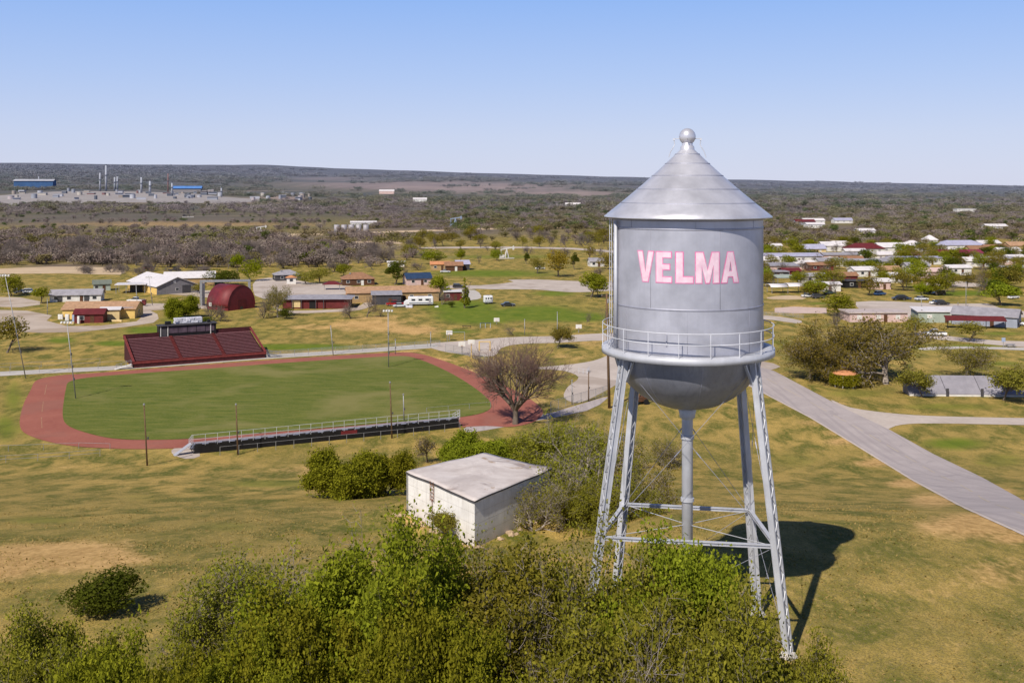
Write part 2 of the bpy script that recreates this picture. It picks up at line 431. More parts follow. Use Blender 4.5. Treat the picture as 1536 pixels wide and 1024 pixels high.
def strip(name, pts, widths, m, lift, k=8, cross=5):
    """ribbon along world points"""
    P = crom(pts, k); W = np.interp(np.linspace(0, 1, len(P)), np.linspace(0, 1, len(widths)), widths)
    v, q = [], []
    for i, (x, y) in enumerate(P):
        a = P[max(i - 1, 0)]; b = P[min(i + 1, len(P) - 1)]
        tx, ty = b[0] - a[0], b[1] - a[1]; L = math.hypot(tx, ty) or 1
        nx, ny = -ty / L, tx / L
        for j in range(cross):
            s = (j / (cross - 1) - .5) * W[i]
            v.append((x + nx * s, y + ny * s, float(H(x + nx * s, y + ny * s)) + lift))
    for i in range(len(P) - 1):
        for j in range(cross - 1):
            q.append((i * cross + j, (i + 1) * cross + j, (i + 1) * cross + j + 1, i * cross + j + 1))
    return tag(link(name, np_mesh(name, v, q, m)), kind='structure')

def groundmat(name, c1, c2, s1=.25, s2=3.0, crack=False, patch=None):
    t = NT(name); p = t.pos()
    a = t.noise(p, s1, 5, .6, .4); b = t.noise(p, s2, 4, .7)
    f = t.math('ADD', t.math('MULTIPLY', a, .6), t.math('MULTIPLY', b, .4))
    col = t.mix(t.ramp(f, .36, .64), c1, c2)
    if patch: col = t.mix(t.math('MULTIPLY', t.ramp(t.noise(p, s1 * .45, 5, .65, .6), .54, .62), patch[1]), col, patch[0])
    if crack:
        vo = t.n('ShaderNodeTexVoronoi', feature='DISTANCE_TO_EDGE'); vo.inputs['Scale'].default_value = .22
        t.l(p, vo.inputs['Vector'])
        col = t.mix(t.math('MULTIPLY', t.ramp(vo.outputs['Distance'], .0, .012, (1, 1, 1), (0, 0, 0)), .45), col, tuple(x * .4 for x in c1))
    t.bsdf(col, .9, 0, b, .3, .03, .15); return t.m

def roadmat():
    t = NT('asphalt_worn'); p = t.pos()
    a = t.noise(p, .25, 5, .6, .4); b = t.noise(p, 3, 4, .7); st = t.noise(t.mapped(p, (1.1, .035, .05), (0, 0, .06)), 1.0, 3, .6)
    col = t.mix(t.ramp(t.math('ADD', t.math('MULTIPLY', a, .6), t.math('MULTIPLY', b, .4)), .36, .64), (.375, .325, .318), (.455, .398, .385))
    col = t.mix(t.math('MULTIPLY', t.ramp(st, .50, .62), .6), col, (.32, .28, .278))
    col = t.mix(t.math('MULTIPLY', t.ramp(t.noise(p, .10, 5, .7, 1.2), .60, .64), .45), col, (.30, .265, .265))
    t.bsdf(col, .9, 0, b, .3, .03, .15); return t.m
M_ROAD = roadmat()
M_CONC = groundmat('concrete_pale', (.42, .355, .31), (.55, .475, .42), .12, 1.2, False, ((.36, .29, .24), .7))
M_PATHC = groundmat('concrete_path', (.43, .395, .36), (.53, .49, .45), .3, 2)
M_GRAV = groundmat('gravel_dirt', (.40, .325, .265), (.54, .45, .375), .1, 1.4, False, ((.34, .26, .19), .7))
M_RED = groundmat('track_red', (.275, .090, .066), (.355, .130, .092), .15, 1.6, False, ((.27, .12, .09), .5))
M_SAND = groundmat('bare_sand', (.46, .34, .215), (.60, .46, .31), .06, .6)
M_LINE = groundmat('faded_line', (.50, .40, .25), (.47, .41, .36), 1.5, 5)
M_LANE = groundmat('worn_lane', (.30, .13, .09), (.42, .24, .14), 1.2, 5)
def fieldmat():
    t = NT('field_turf'); p = t.pos()
    a = t.noise(p, .05, 4, .6, .5); b = t.noise(t.mapped(p, (.35, 1.4, 1), (0, 0, -.4)), .5, 5, .65); c_ = t.noise(p, 3, 4, .7)
    col = t.mix(t.ramp(b, .32, .66), (.074, .108, .014), (.158, .166, .034))
    col = t.mix(t.math('MULTIPLY', t.ramp(a, .5, .66), .85), col, (.215, .195, .066))
    col = t.mix(t.math('MULTIPLY', t.ramp(c_, .50, .70), .5), col, (.235, .215, .085))
    t.bsdf(col, .95, 0, c_, .5, .08, .1); return t.m
M_FIELD = fieldmat()

# running track: oval band, its red surface first and the turf infield a step above it
TRK_OUT = [(30, 640), (34, 610), (46, 585), (56, 570), (90, 563), (130, 560.5), (190, 556), (300, 547.5), (420, 539), (520, 532.5), (590, 529), (626, 530), (665, 541), (720, 562), (775, 587), (812, 612), (806, 630), (770, 640), (730, 639), (690, 641), (600, 648), (480, 657), (380, 664), (300, 670.5), (220, 673.5), (150, 672), (95, 667), (48, 655)]
TRK_IN = [(94, 622), (96, 600), (99, 583), (104, 573), (130, 567), (190, 561.5), (300, 554), (420, 545), (520, 538.5), (590, 534.5), (620, 536.5), (660, 552), (700, 574), (733, 600), (732, 616), (690, 626), (600, 633), (480, 643), (380, 651), (300, 657.5), (230, 660), (170, 658), (125, 648), (100, 637)]
ground_sheet('running_track', TRK_OUT, M_RED, .05)
ground_sheet('field_infield', TRK_IN, M_FIELD, .09)
# worn lane marks on the near bend of the track
for (a, b) in (((70, 577), (67, 592)), ((65, 602), (63, 618)), ((62, 626), (63, 642))):
    A, B = V(*a), V(*b); strip('lane_marking', [tuple(A[:2]), tuple(B[:2])], [.14, .14], M_LANE, .062, 2, 2)

# roads and lots
RL = [(1100, 566), (1136, 584), (1215, 625), (1288, 669), (1370, 719), (1447, 760), (1536, 800), (1600, 828)]
RR = [(1600, 775), (1536, 751), (1473, 716), (1400, 681), (1335, 645), (1262, 610), (1183, 568), (1160, 556), (1120, 545)]
ground_sheet('main_road', RL + RR, M_ROAD, .055, 0, dense=8)
ground_sheet('road_edge', [(1100, 567), (1136, 585.2), (1215, 626.6), (1288, 671), (1370, 721.5), (1447, 763), (1536, 803.5), (1600, 832), (1600, 800), (1536, 790), (1447, 750), (1370, 710), (1288, 660), (1215, 616), (1136, 576), (1100, 560)], groundmat('road_edge_concrete', (.50, .43, .39), (.62, .53, .47), .8, 4), .035, 0, dense=8)
ground_sheet('side_road', [(1246, 600), (1275, 611), (1330, 619), (1400, 624), (1536, 627), (1640, 629), (1640, 641), (1536, 637.5), (1400, 635), (1352, 637), (1332, 644), (1322, 652), (1290, 636)], M_CONC, .042, 3)
# faded centre line of the main road
cl = [((1160 + 1140) / 2, 568), (1240, 617), (1312, 657), (1384, 699), (1459, 738), (1536, 775), (1600, 801)]
clw = crom([tuple(V(*p)[:2]) for p in cl], 8)
for i in range(0, len(clw) - 1, 3):
    strip('centre_line_marking', [clw[i], clw[min(i + 2, len(clw) - 1)]], [.14, .14], M_LINE, .067, 3, 2)
ground_sheet('concrete_lot', [(640, 516), (700, 511), (760, 506), (830, 504), (905, 500), (960, 501), (1020, 520), (1160, 545), (1150, 556), (1090, 566), (1000, 556), (940, 570), (905, 588), (868, 604), (846, 596), (852, 580), (868, 566), (845, 556), (800, 552), (860, 546), (900, 538), (925, 522), (905, 511), (840, 514), (780, 516), (752, 522), (740, 534), (700, 532), (660, 526)], M_CONC, .034, 3)
ground_sheet('foot_path', [(-60, 561), (60, 554.5), (160, 549.5), (260, 543), (390, 533), (480, 527.5), (560, 522.5), (640, 516), (655, 521), (600, 525), (560, 528), (480, 533), (390, 539), (260, 549), (160, 555.5), (60, 560.5), (-60, 567)], M_PATHC, .038, 3)
ground_sheet('gravel_lot', [(-80, 444), (30, 446), (60, 452), (60, 457), (30, 461), (-40, 459), (-40, 464), (40, 466), (78, 473), (70, 481), (100, 489), (150, 488.5), (205, 482), (212, 476), (196, 468), (184, 461), (210, 455), (262, 455), (330, 457), (330, 448), (250, 441), (190, 436), (215, 433), (330, 436), (330, 448), (330, 463), (262, 463), (226, 466), (236, 471), (238, 478), (230, 484), (190, 490), (120, 498), (60, 499), (20, 497), (-80, 506)], M_GRAV, .03, 0)
ground_sheet('paved_lot', [(385, 419), (425, 417), (465, 424), (525, 429), (580, 437), (592, 447), (560, 452), (525, 441), (470, 445), (395, 448), (380, 436)], M_CONC, .03, 2)
ground_sheet('yard_drive', [(548, 453), (556, 447), (600, 450), (612, 455), (590, 458), (565, 457), (540, 465), (500, 468), (440, 470), (415, 466), (420, 463), (440, 466), (500, 464), (535, 460)], M_GRAV, .036, 3)
ground_sheet('town_street', [(650, 428), (720, 428), (770, 423), (762, 420), (800, 419), (850, 421), (930, 424), (1010, 424), (1010, 430), (900, 437), (850, 438), (800, 434), (740, 434), (715, 433), (690, 434)], M_CONC, .03, 2)
ground_sheet('shed_apron', [(686, 437), (712, 435), (722, 444), (716, 449), (690, 450)], M_PATHC, .036, 2)
ground_sheet('far_lane', [(640, 371), (760, 370), (860, 372), (940, 378), (940, 381), (860, 374.5), (760, 372.5), (640, 373)], M_CONC, .1, 2)
ground_sheet('ranch_lane', [(-40, 411), (90, 410), (180, 412), (180, 403), (120, 400), (40, 401), (-40, 406)], M_SAND, .03, 2)
ground_sheet('creek_bank', [(500, 363), (560, 361.5), (600, 363), (600, 366), (560, 365), (500, 367)], M_SAND, .08, 2)
ground_sheet('oil_lease_road', [(400, 352), (520, 349), (700, 343), (900, 338), (900, 340), (700, 345.5), (520, 352), (400, 356)], M_SAND, .1, 2)
ground_sheet('refinery_yard', [(-60, 300), (40, 290), (130, 287), (260, 289), (330, 295), (400, 301), (330, 305), (200, 304), (80, 306), (-60, 309)], groundmat('refinery_gravel', (.27, .245, .24), (.36, .33, .32), .02, .2), .4, 2)
ground_sheet('right_lot', [(1284, 453), (1340, 452), (1420, 456), (1480, 455), (1500, 462), (1560, 470), (1560, 476), (1440, 477), (1380, 479), (1300, 478), (1292, 466)], M_CONC, .03, 2)
ground_sheet('right_street', [(1380, 497), (1430, 505), (1500, 511), (1560, 513), (1560, 521), (1500, 518), (1440, 512), (1380, 506)], M_CONC, .03, 2)
ground_sheet('park_path', [(1384, 521), (1440, 519.5), (1500, 520.5), (1560, 522), (1560, 526), (1500, 524), (1440, 523), (1384, 525)], M_PATHC, .03, 2)
ground_sheet('verge_path', [(1136, 473), (1170, 475), (1202, 481), (1196, 485), (1160, 480), (1136, 478)], M_CONC, .03, 2)
ground_sheet('stone_slab', [(1162, 462), (1190, 460), (1240, 462), (1240, 470), (1200, 470), (1162, 469)], groundmat('pink_slab', (.50, .37, .32), (.62, .48, .42), .3, 2), .03, 0)
ground_sheet('sandy_yard', [(1150, 446), (1180, 443), (1206, 445), (1204, 449), (1160, 449)], M_SAND, .03, 2)  # small yard surfaced with bare sand
ground_sheet('town_lane', [(1268, 410), (1278, 422), (1300, 426), (1298, 430), (1272, 427), (1262, 412)], M_CONC, .03, 2)
ground_sheet('park_street', [(1390, 424), (1440, 422), (1470, 426), (1470, 430), (1430, 430), (1390, 428)], M_CONC, .03, 2)
ground_sheet('bench_court', [(262, 672), (292, 672), (300, 684), (278, 688), (258, 680)], M_CONC, .03, 2)
ground_sheet('gravel_turnout', [(700, 640), (760, 632), (830, 618), (905, 596), (908, 600), (880, 616), (800, 632), (730, 645), (700, 648)], M_ROAD, .038, 2)
# ================================================================== water tower
def metal(name, base, metal_=.55, rough=.42, streak=.3, rust=0.0):
    t = NT(name); o = t.obj()
    a = t.noise(o, .8, 5, .6); b = t.noise(t.mapped(o, (5, 5, .22)), 1.1, 5, .65); c = t.noise(o, 14, 3, .6)
    dk = tuple(x * .80 for x in base); lt = tuple(min(1, x * 1.12) for x in base)
    col = t.ramp(a, .3, .7, dk, lt)
    col = t.mix(t.math('MULTIPLY', t.ramp(b, .48, .72), streak), col, tuple(x * .62 for x in base))
    if rust: col = t.mix(t.math('MULTIPLY', t.ramp(t.noise(o, 3.1, 6, .7), .62, .72), rust), col, (.16, .085, .04))
    r = t.math('ADD', t.math('MULTIPLY', a, .22), rough - .11)
    t.bsdf(col, r, metal_, c, .06, .01, .4); return t.m

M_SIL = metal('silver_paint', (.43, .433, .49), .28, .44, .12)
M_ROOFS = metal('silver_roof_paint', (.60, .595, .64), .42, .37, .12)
M_STEEL = metal('grey_steel_paint', (.52, .53, .575), .15, .5, .25, .15)
M_SEAM = metal('weld_seam', (.34, .345, .41), .3, .55, .3, .1)
M_RAIL = metal('rail_paint', (.60, .61, .66), .1, .5, .2)
M_PIER = groundmat('pier_concrete', (.42, .39, .35), (.6, .56, .52), 1.2, 6)

def make_tower():
    ax = V(1031, 940); D0 = 49.7
    bx, by = (1031 - CX) / F * D0, D0
    g = float(H(bx, by)); rz = -math.atan2(bx, by)
    T = thing('water_tower', 'tall silver water tower on four braced legs with pink town name and conical roof', 'water tower', (bx, by, g), rz)
    zz = lambda py: EYE - (py - Y0) / (F / D0) - g        # height above the base along the axis
    Rb, zb = 3.45, zz(518)          # barrel radius, bottom of barrel
    z_eave = zz(323.5); z_cone = zz(223)
    # roof cone, very slightly flared, with lap seams
    prof = [(3.70, z_eave - .05), (3.86, z_eave - .07), (3.87, z_eave - .02)]
    for i in range(1, 13):
        s = i / 12
        prof.append((3.87 + (.30 - 3.87) * s + .10 * math.sin(math.pi * s) * -1, z_eave - .02 + (z_cone - z_eave) * s))
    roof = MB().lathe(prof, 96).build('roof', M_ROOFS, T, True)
    sm = MB()
    for s in (.2, .4, .6, .78, .92):
        r = 3.87 + (.30 - 3.87) * s - .10 * math.sin(math.pi * s); z = z_eave - .02 + (z_cone - z_eave) * s
        sm.lathe([(r + .012, z - .035), (r + .028, z), (r + .002, z + .03)], 96)
    sm.build('roof_seam', M_SEAM, roof, True)
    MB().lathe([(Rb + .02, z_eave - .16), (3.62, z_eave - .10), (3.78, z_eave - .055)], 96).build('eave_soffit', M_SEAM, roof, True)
    # finial
    fin = MB().lathe([(.34, z_cone - .06), (.31, z_cone + .10), (.24, z_cone + .16), (.26, z_cone + .22), (.24, z_cone + .26)], 32).build('finial', M_ROOFS, T, True)
    zc = zz(205); b = []
    for i in range(0, 15):
        a = -math.pi / 2 + math.pi * i / 14; b.append((max(.001, .385 * math.cos(a)), zc + .385 * math.sin(a)))
    MB().lathe(b, 32).build('finial_ball', M_ROOFS, fin, True)
    hk = MB().tube((-.62, 0, zc - .10), (.62, 0, zc - .10), .02, n=6)
    hk.tube((0, -.5, zc - .10), (0, .5, zc - .10), .02, n=6)
    for sx in (-1, 1):
        hk.path([(sx * .62, 0, zc - .10), (sx * .58, 0, zc - .38), (sx * .66, -.05, zc - .52), (sx * .78, -.05, zc - .72), (sx * .86, -.05, zc - .98)], .022)
        hk.box((sx * .62, 0, zc - .13), (.09, .09, .1))
    hk.build('finial_bracket', M_STEEL, fin)
    # barrel and plate seams
    def rings(r, z0, z1, n): return [(r, z0 + (z1 - z0) * i / n) for i in range(n + 1)]
    tank = MB().lathe(rings(Rb, zb, z_eave - .12, 12), 128).build('tank', M_SIL, T, True)
    sm = MB()
    for py in (348, 461, 404):
        z = zz(py - 8)
        if py != 404: sm.lathe([(Rb + .002, z - .05), (Rb + .022, z - .02), (Rb + .022, z + .02), (Rb + .002, z + .05)], 128)
    for (z0, z1, ph) in ((zb + .1, zz(453), 0), (zz(453), zz(340), .42), (zz(340), z_eave - .15, .1)):
        for k in range(7):
            a = -math.pi / 2 + (k - 3) * .9 + ph
            p = Vector((math.cos(a), math.sin(a), 0))
            sm.bar(p * (Rb + .004) + Vector((0, 0, z0)), p * (Rb + .004) + Vector((0, 0, z1)), .016, .010)
    sm.build('plate_seam', M_SEAM, tank, True)
    # bowl
    zbot = zz(612); pr = []
    for i in range(0, 17):
        a = math.pi / 2 * i / 16
        pr.append((max(.27, Rb * math.sin(a)), zb - (zb - zbot) * math.cos(a)))
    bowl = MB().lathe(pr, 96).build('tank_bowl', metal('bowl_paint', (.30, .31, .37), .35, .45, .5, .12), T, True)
    for k in range(8):
        sm = MB(); a = k * math.pi / 4 + .2; prev = None
        for i in range(2, 17):
            th = math.pi / 2 * i / 16
            p = Vector(((Rb + .006) * math.sin(th) * math.cos(a), (Rb + .006) * math.sin(th) * math.sin(a), zb - (zb - zbot + .006) * math.cos(th)))
            if prev: sm.bar(prev, p, .035, .012)
            prev = p
        sm.build('bowl_seam', M_SEAM, bowl)
    # balcony
    zf = zb - .02
    MB().lathe([(Rb + .01, zf), (Rb + .01, zf + .06), (3.97, zf + .02), (3.98, zf - .27), (3.90, zf - .29), (3.89, zf - .05), (Rb + .01, zf - .06)], 96).build('balcony', M_STEEL, T, True)
    n = 18
    for h in (1.06, .58):
        pts = [(3.93 * math.cos(2 * math.pi * i / 66), 3.93 * math.sin(2 * math.pi * i / 66), zf + .02 + h) for i in range(67)]
        MB().path(pts, .024, 6).build('railing', M_RAIL, T)
    for k in range(n):
        a = 2 * math.pi * k / n + .08
        MB().bar((3.93 * math.cos(a), 3.93 * math.sin(a), zf + .02), (3.93 * math.cos(a), 3.93 * math.sin(a), zf + 1.1), .032, .032).build('railing_post', M_RAIL, T)
    # legs: two channels laced together
    TOP = {(-1, -1): (-2.8, -2.05), (1, -1): (2.92, -1.95), (-1, 1): (-2.35, 2.45), (1, 1): (2.42, 2.4)}
    BOT = {(-1, -1): (-4.45, -2.85), (1, -1): (4.32, -2.75), (-1, 1): (-3.55, 2.75), (1, 1): (3.35, 2.7)}
    zt = zb - .28
    def base_z(x, y):
        wx, wy = rot2(x, y, rz); return float(H(bx + wx, by + wy)) - g
    def legpt(k, z):
        b_ = BOT[k]; t_ = TOP[k]; z0 = base_z(*b_) + .25; s = (z - z0) / (zt - z0)
        return Vector((b_[0] + (t_[0] - b_[0]) * s, b_[1] + (t_[1] - b_[1]) * s, z))
    for k in TOP:
        z0 = base_z(*BOT[k]) + .25
        a, c = legpt(k, z0), legpt(k, zt)
        m = MB(); out = Vector((BOT[k][0], BOT[k][1], 0)).normalized(); sd = Vector((-out.y, out.x, 0))
        for s in (-1, 1):
            o_ = sd * (.135 * s)
            m.bar(a + o_, c + o_, .08, .24)
            for q in (-1, 1):
                m.bar(a + o_ * 1.22 + out * (.13 * q), c + o_ * 1.22 + out * (.13 * q), .10, .03)
        leg = m.build('leg', M_STEEL, T)
        l = MB(); N = 34
        for i in range(N):
            s0, s1 = i / N, (i + 1) / N; sg = 1 if i % 2 else -1
            for q in (-.14, .14):
                l.bar(a.lerp(c, s0) + sd * (.12 * sg) + out * q, a.lerp(c, s1) - sd * (.12 * sg) + out * q, .035, .012)
        l.build('lacing', M_STEEL, leg)
        # curved head plate that carries the leg up on to the shell
        h = MB(); rr = Vector((TOP[k][0], TOP[k][1], 0)).normalized()
        pts = [c + Vector((0, 0, -.2)), c + rr * .10 + Vector((0, 0, .15)), rr * (Rb + .12) + Vector((0, 0, zt + .30)), rr * (Rb + .1) + Vector((0, 0, zb - .08))]
        for p, q in zip(pts[:-1], pts[1:]): h.bar(p, q, .42, .20)
        side = Vector((-rr.y, rr.x, 0))
        for s in (-1, 1):
            h.bar(c + Vector((0, 0, -1.1)) + side * .15 * s, rr * (Rb - .02) + side * .62 * s + Vector((0, 0, zb - .45)), .13, .07)
        h.build('leg_head', M_STEEL, leg)
        MB().lathe([(.0, -.5), (.42, -.5), (.40, .10), (.30, .25), (0, .25)], 4, (BOT[k][0], BOT[k][1], z0 - .25)).build('footing', M_PIER, leg)
    zr = zz(786)                                             # ring of horizontal struts
    order = [(-1, -1), (1, -1), (1, 1), (-1, 1)]
    for i, k in enumerate(order):
        k2 = order[(i + 1) % 4]; a, c = legpt(k, zr), legpt(k2, zr)
        m = MB(); m.bar(a + Vector((0, 0, .06)), c + Vector((0, 0, .06)), .18, .04); m.bar(a - Vector((0, 0, .06)), c - Vector((0, 0, .06)), .16, .04)
        m.bar(a, c, .04, .10); m.build('strut', M_STEEL, T)
        # crossed tie rods in every bay, above and below the struts
        lo = [legpt(k, base_z(*BOT[k]) + .5), legpt(k2, base_z(*BOT[k2]) + .5)]
        hi = [legpt(k, zt - .3), legpt(k2, zt - .3)]
        for p, q in ((lo[0], c), (lo[1], a), (a, hi[1]), (c, hi[0])):
            mid = p.lerp(q, .5) + Vector((0, 0, -.06))
            r = MB(); r.tube(p, mid, .011, n=5); r.tube(mid, q, .011, n=5)
            u = (q - p).normalized(); r.tube(mid - u * .16, mid + u * .16,   .028, n=6)
            r.build('tie_rod', M_SEAM, T)
    riser = MB().lathe([(.0, base_z(0, 0) - .3), (.255, base_z(0, 0) - .3), (.255, zbot - .25)], 24).build('riser_pipe', M_STEEL, T, True)
    MB().lathe([(.257, zbot - .5), (.36, zbot - .4), (.36, zbot - .30), (.42, zbot - .05), (.34, zbot + .02)], 24).build('riser_collar', M_STEEL, riser, True)
    for zc_ in (3.2, 6.1, 9.0): MB().lathe([(.258, zc_ - .08), (.31, zc_ - .08), (.31, zc_ + .08), (.258, zc_ + .08)], 24).build('pipe_flange', M_STEEL, riser)
    for k in order:
        MB().tube((0, 0, zr), legpt(k, zr) * 1.0, .018, n=5).build('stay_rod', M_STEEL, T)
    # ladder up the shell, on its shaded flank
    a = R(197); rad = Vector((math.cos(a), math.sin(a), 0)); sd = Vector((-rad.y, rad.x, 0))
    m = MB()
    for s in (-1, 1): m.bar(rad * (Rb + .2) + sd * .2 * s + Vector((0, 0, zf)), rad * (Rb + .2) + sd * .2 * s + Vector((0, 0, z_eave - .1)), .05, .03)
    for i in range(19): m.tube(rad * (Rb + .2) - sd * .2 + Vector((0, 0, zf + .25 + i * .31)), rad * (Rb + .2) + sd * .2 + Vector((0, 0, zf + .25 + i * .31)), .016, n=5)
    m.build('ladder', M_STEEL, T)
    MB().tube(rad * (Rb + .09) + sd * .55 + Vector((0, 0, zf)), rad * (Rb + .09) + sd * .55 + Vector((0, 0, z_eave - .2)), .085, n=10).build('overflow_pipe', M_STEEL, T, True)
    # the town's name
    zA, zB = 1.31, 0
    zl = EYE - (424 - Y0) / F * (D0 - Rb + .1) - g
    def lets():
        s = .205                                              # stroke width
        def place(poly, px0, px1, w):
            x0 = Rb * math.asin((px0 - 1031) / 118); x1 = Rb * math.asin((px1 - 1031) / 118)
            return [(x0 + p[0] / w * (x1 - x0), p[1] * zA) for p in poly]
        Vp = [(0, 1), (.30, 1), (.5, .30), (.70, 1), (1, 1), (.66, 0), (.34, 0)]
        Ep = [(0, 0), (1, 0), (1, .17), (.40, .17), (.40, .43), (.88, .43), (.88, .59), (.40, .59), (.40, .83), (.98, .83), (.98, 1), (0, 1)]
        Lp = [(0, 0), (1, 0), (1, .19), (.40, .19), (.40, 1), (0, 1)]
        Mp = [(0, 0), (.24, 0), (.24, .60), (.43, .0), (.57, 0), (.76, .60), (.76, 0), (1, 0), (1, 1), (.70, 1), (.5, .40), (.30, 1), (0, 1)]
        A1 = [(0, 0), (.28, 0), (.34, .20), (.66, .20), (.72, 0), (1, 0), (.66, 1), (.34, 1)]
        return [('V', place(Vp, 957.5, 981, 1), None), ('E', place(Ep, 985.5, 1007.5, 1), None), ('L', place(Lp, 1014.5, 1039, 1), None),
                ('M', place(Mp, 1043.5, 1077, 1), None), ('A', place(A1, 1081.5, 1106, 1), place([(.41, .37), (.5, .72), (.59, .37)], 1081.5, 1106, 1))]
    def offs(poly, d):
        n = len(poly); out = []
        area = sum(poly[i][0] * poly[(i + 1) % n][1] - poly[(i + 1) % n][0] * poly[i][1] for i in range(n))
        sg = 1 if area > 0 else -1
        for i in range(n):
            a, b, c = Vector(poly[i - 1]), Vector(poly[i]), Vector(poly[(i + 1) % n])
            e1 = (b - a).normalized(); e2 = (c - b).normalized()
            n1 = Vector((e1.y, -e1.x)) * sg; n2 = Vector((e2.y, -e2.x)) * sg
            bis = (n1 + n2); L = bis.length
            if L < 1e-4: bis = n1; k = 1
            else: bis /= L; k = min(1 / max(.35, bis.dot(n1)), 2.2)
            p = b + bis * d * k; out.append((p.x, p.y))
        return out
    t = NT('lettering_white'); o_ = t.obj(); cc = t.ramp(t.noise(o_, 2.2, 5, .65), .35, .7, srgb(220, 184, 200), srgb(236, 212, 222)); cc = t.mix(t.math('MULTIPLY', t.ramp(t.noise(t.mapped(o_, (6, 6, .5)), 1.3, 5, .7), .5, .68), .35), cc, (.46, .43, .50)); t.bsdf(cc, .6); ml_in = t.m
    t = NT('lettering_pink'); o_ = t.obj(); cc = t.ramp(t.noise(o_, 3, 5, .65), .35, .7, srgb(218, 104, 156), srgb(230, 150, 188)); cc = t.mix(t.math('MULTIPLY', t.ramp(t.noise(o_, 5, 5, .7), .52, .66), .45), cc, (.50, .42, .52)); t.bsdf(cc, .6); ml_out = t.m
    def sheet_letter(name, poly, hole, rad, m, parent):
        bm = bmesh.new()
        es = []
        for P in ([poly] + ([hole] if hole else [])):
            vs = [bm.verts.new((x, 0, z)) for x, z in P]
            es += [bm.edges.new((vs[i], vs[(i + 1) % len(vs)])) for i in range(len(vs))]
        bmesh.ops.triangle_fill(bm, use_beauty=True, use_dissolve=False, edges=es)
        xs = [v_.co.x for v_ in bm.verts]
        for x in np.arange(min(xs) + .07, max(xs), .07):
            bmesh.ops.bisect_plane(bm, geom=bm.verts[:] + bm.edges[:] + bm.faces[:], plane_co=(x, 0, 0), plane_no=(1, 0, 0))
        for v_ in bm.verts:
            a_ = v_.co.x / Rb
            v_.co = Vector((rad * math.sin(a_), -rad * math.cos(a_), v_.co.z + zl))
        for f in bm.faces:
            f.normal_update()
            if f.normal.dot(Vector((f.calc_center_median().x, f.calc_center_median().y, 0))) < 0: f.normal_flip()
        me = bpy.data.meshes.new(name); bm.to_mesh(me); bm.free(); me.materials.append(m)
        return link(name, me, parent)
    for ch, poly, hole in lets():
        # pink edge below, pale letter just above it on the steel
        back = sheet_letter('letter', offs(poly, .042), offs(hole, -.025) if hole else None, Rb + .012, ml_out, T)
        back['label'] = 'pink edged letter ' + ch
        sheet_letter('letter_face', poly, hole, Rb + .020, ml_in, back)
    # faint darker scuff plate and small bracket on the shell seen in the photo
    MB().box((-.9, -(Rb + .03) * .963, zf + .72), (.05, .06, .5)).build('level_gauge', M_SEAM, T)
    return T
make_tower()
# ================================================================== vegetation
def tubes(segs, n=4):
    a = np.array([s[0] for s in segs], float); b = np.array([s[1] for s in segs], float)
    r0 = np.array([s[2] for s in segs], float); r1 = np.array([s[3] for s in segs], float)
    d = b - a; L = np.linalg.norm(d, axis=1, keepdims=True); d = d / np.maximum(L, 1e-9)
    ref = np.where(np.abs(d[:, 2:3]) > .9, np.array([[1., 0, 0]]), np.array([[0, 0, 1.]]))
    u = np.cross(d, ref); u /= np.linalg.norm(u, axis=1, keepdims=True); w_ = np.cross(d, u)
    ang = 2 * np.pi * np.arange(n) / n
    ring = u[:, None, :] * np.cos(ang)[None, :, None] + w_[:, None, :] * np.sin(ang)[None, :, None]
    v = np.stack([a[:, None] + ring * r0[:, None, None], b[:, None] + ring * r1[:, None, None]], 1).reshape(-1, 3)
    base = (np.arange(len(segs)) * 2 * n)[:, None]
    i = np.arange(n)[None, :]; k = (i + 1) % n
    q = np.stack([base + i, base + k, base + n + k, base + n + i], -1).reshape(-1, 4)
    return v, q

def leaves(rng, c, size, outward=None, bias=.0, asp=.6):
    n = len(c)
    nrm = rng.normal(size=(n, 3)); nrm /= np.linalg.norm(nrm, axis=1, keepdims=True)
    if outward is not None:
        nrm = nrm * (1 - bias) + outward * bias * 1.2; nrm /= np.linalg.norm(nrm, axis=1, keepdims=True) + 1e-9
    t = rng.normal(size=(n, 3)); t -= nrm * np.sum(t * nrm, 1, keepdims=True); t /= np.linalg.norm(t, axis=1, keepdims=True) + 1e-9
    s = np.cross(nrm, t)
    sz = size * rng.uniform(.6, 1.35, (n, 1))
    v = np.stack([c + t * sz, c + s * sz * asp + nrm * sz * .15, c - t * sz, c - s * sz * asp + nrm * sz * .15], 1).reshape(-1, 3)
    q = np.arange(n * 4).reshape(-1, 4)
    return v, q

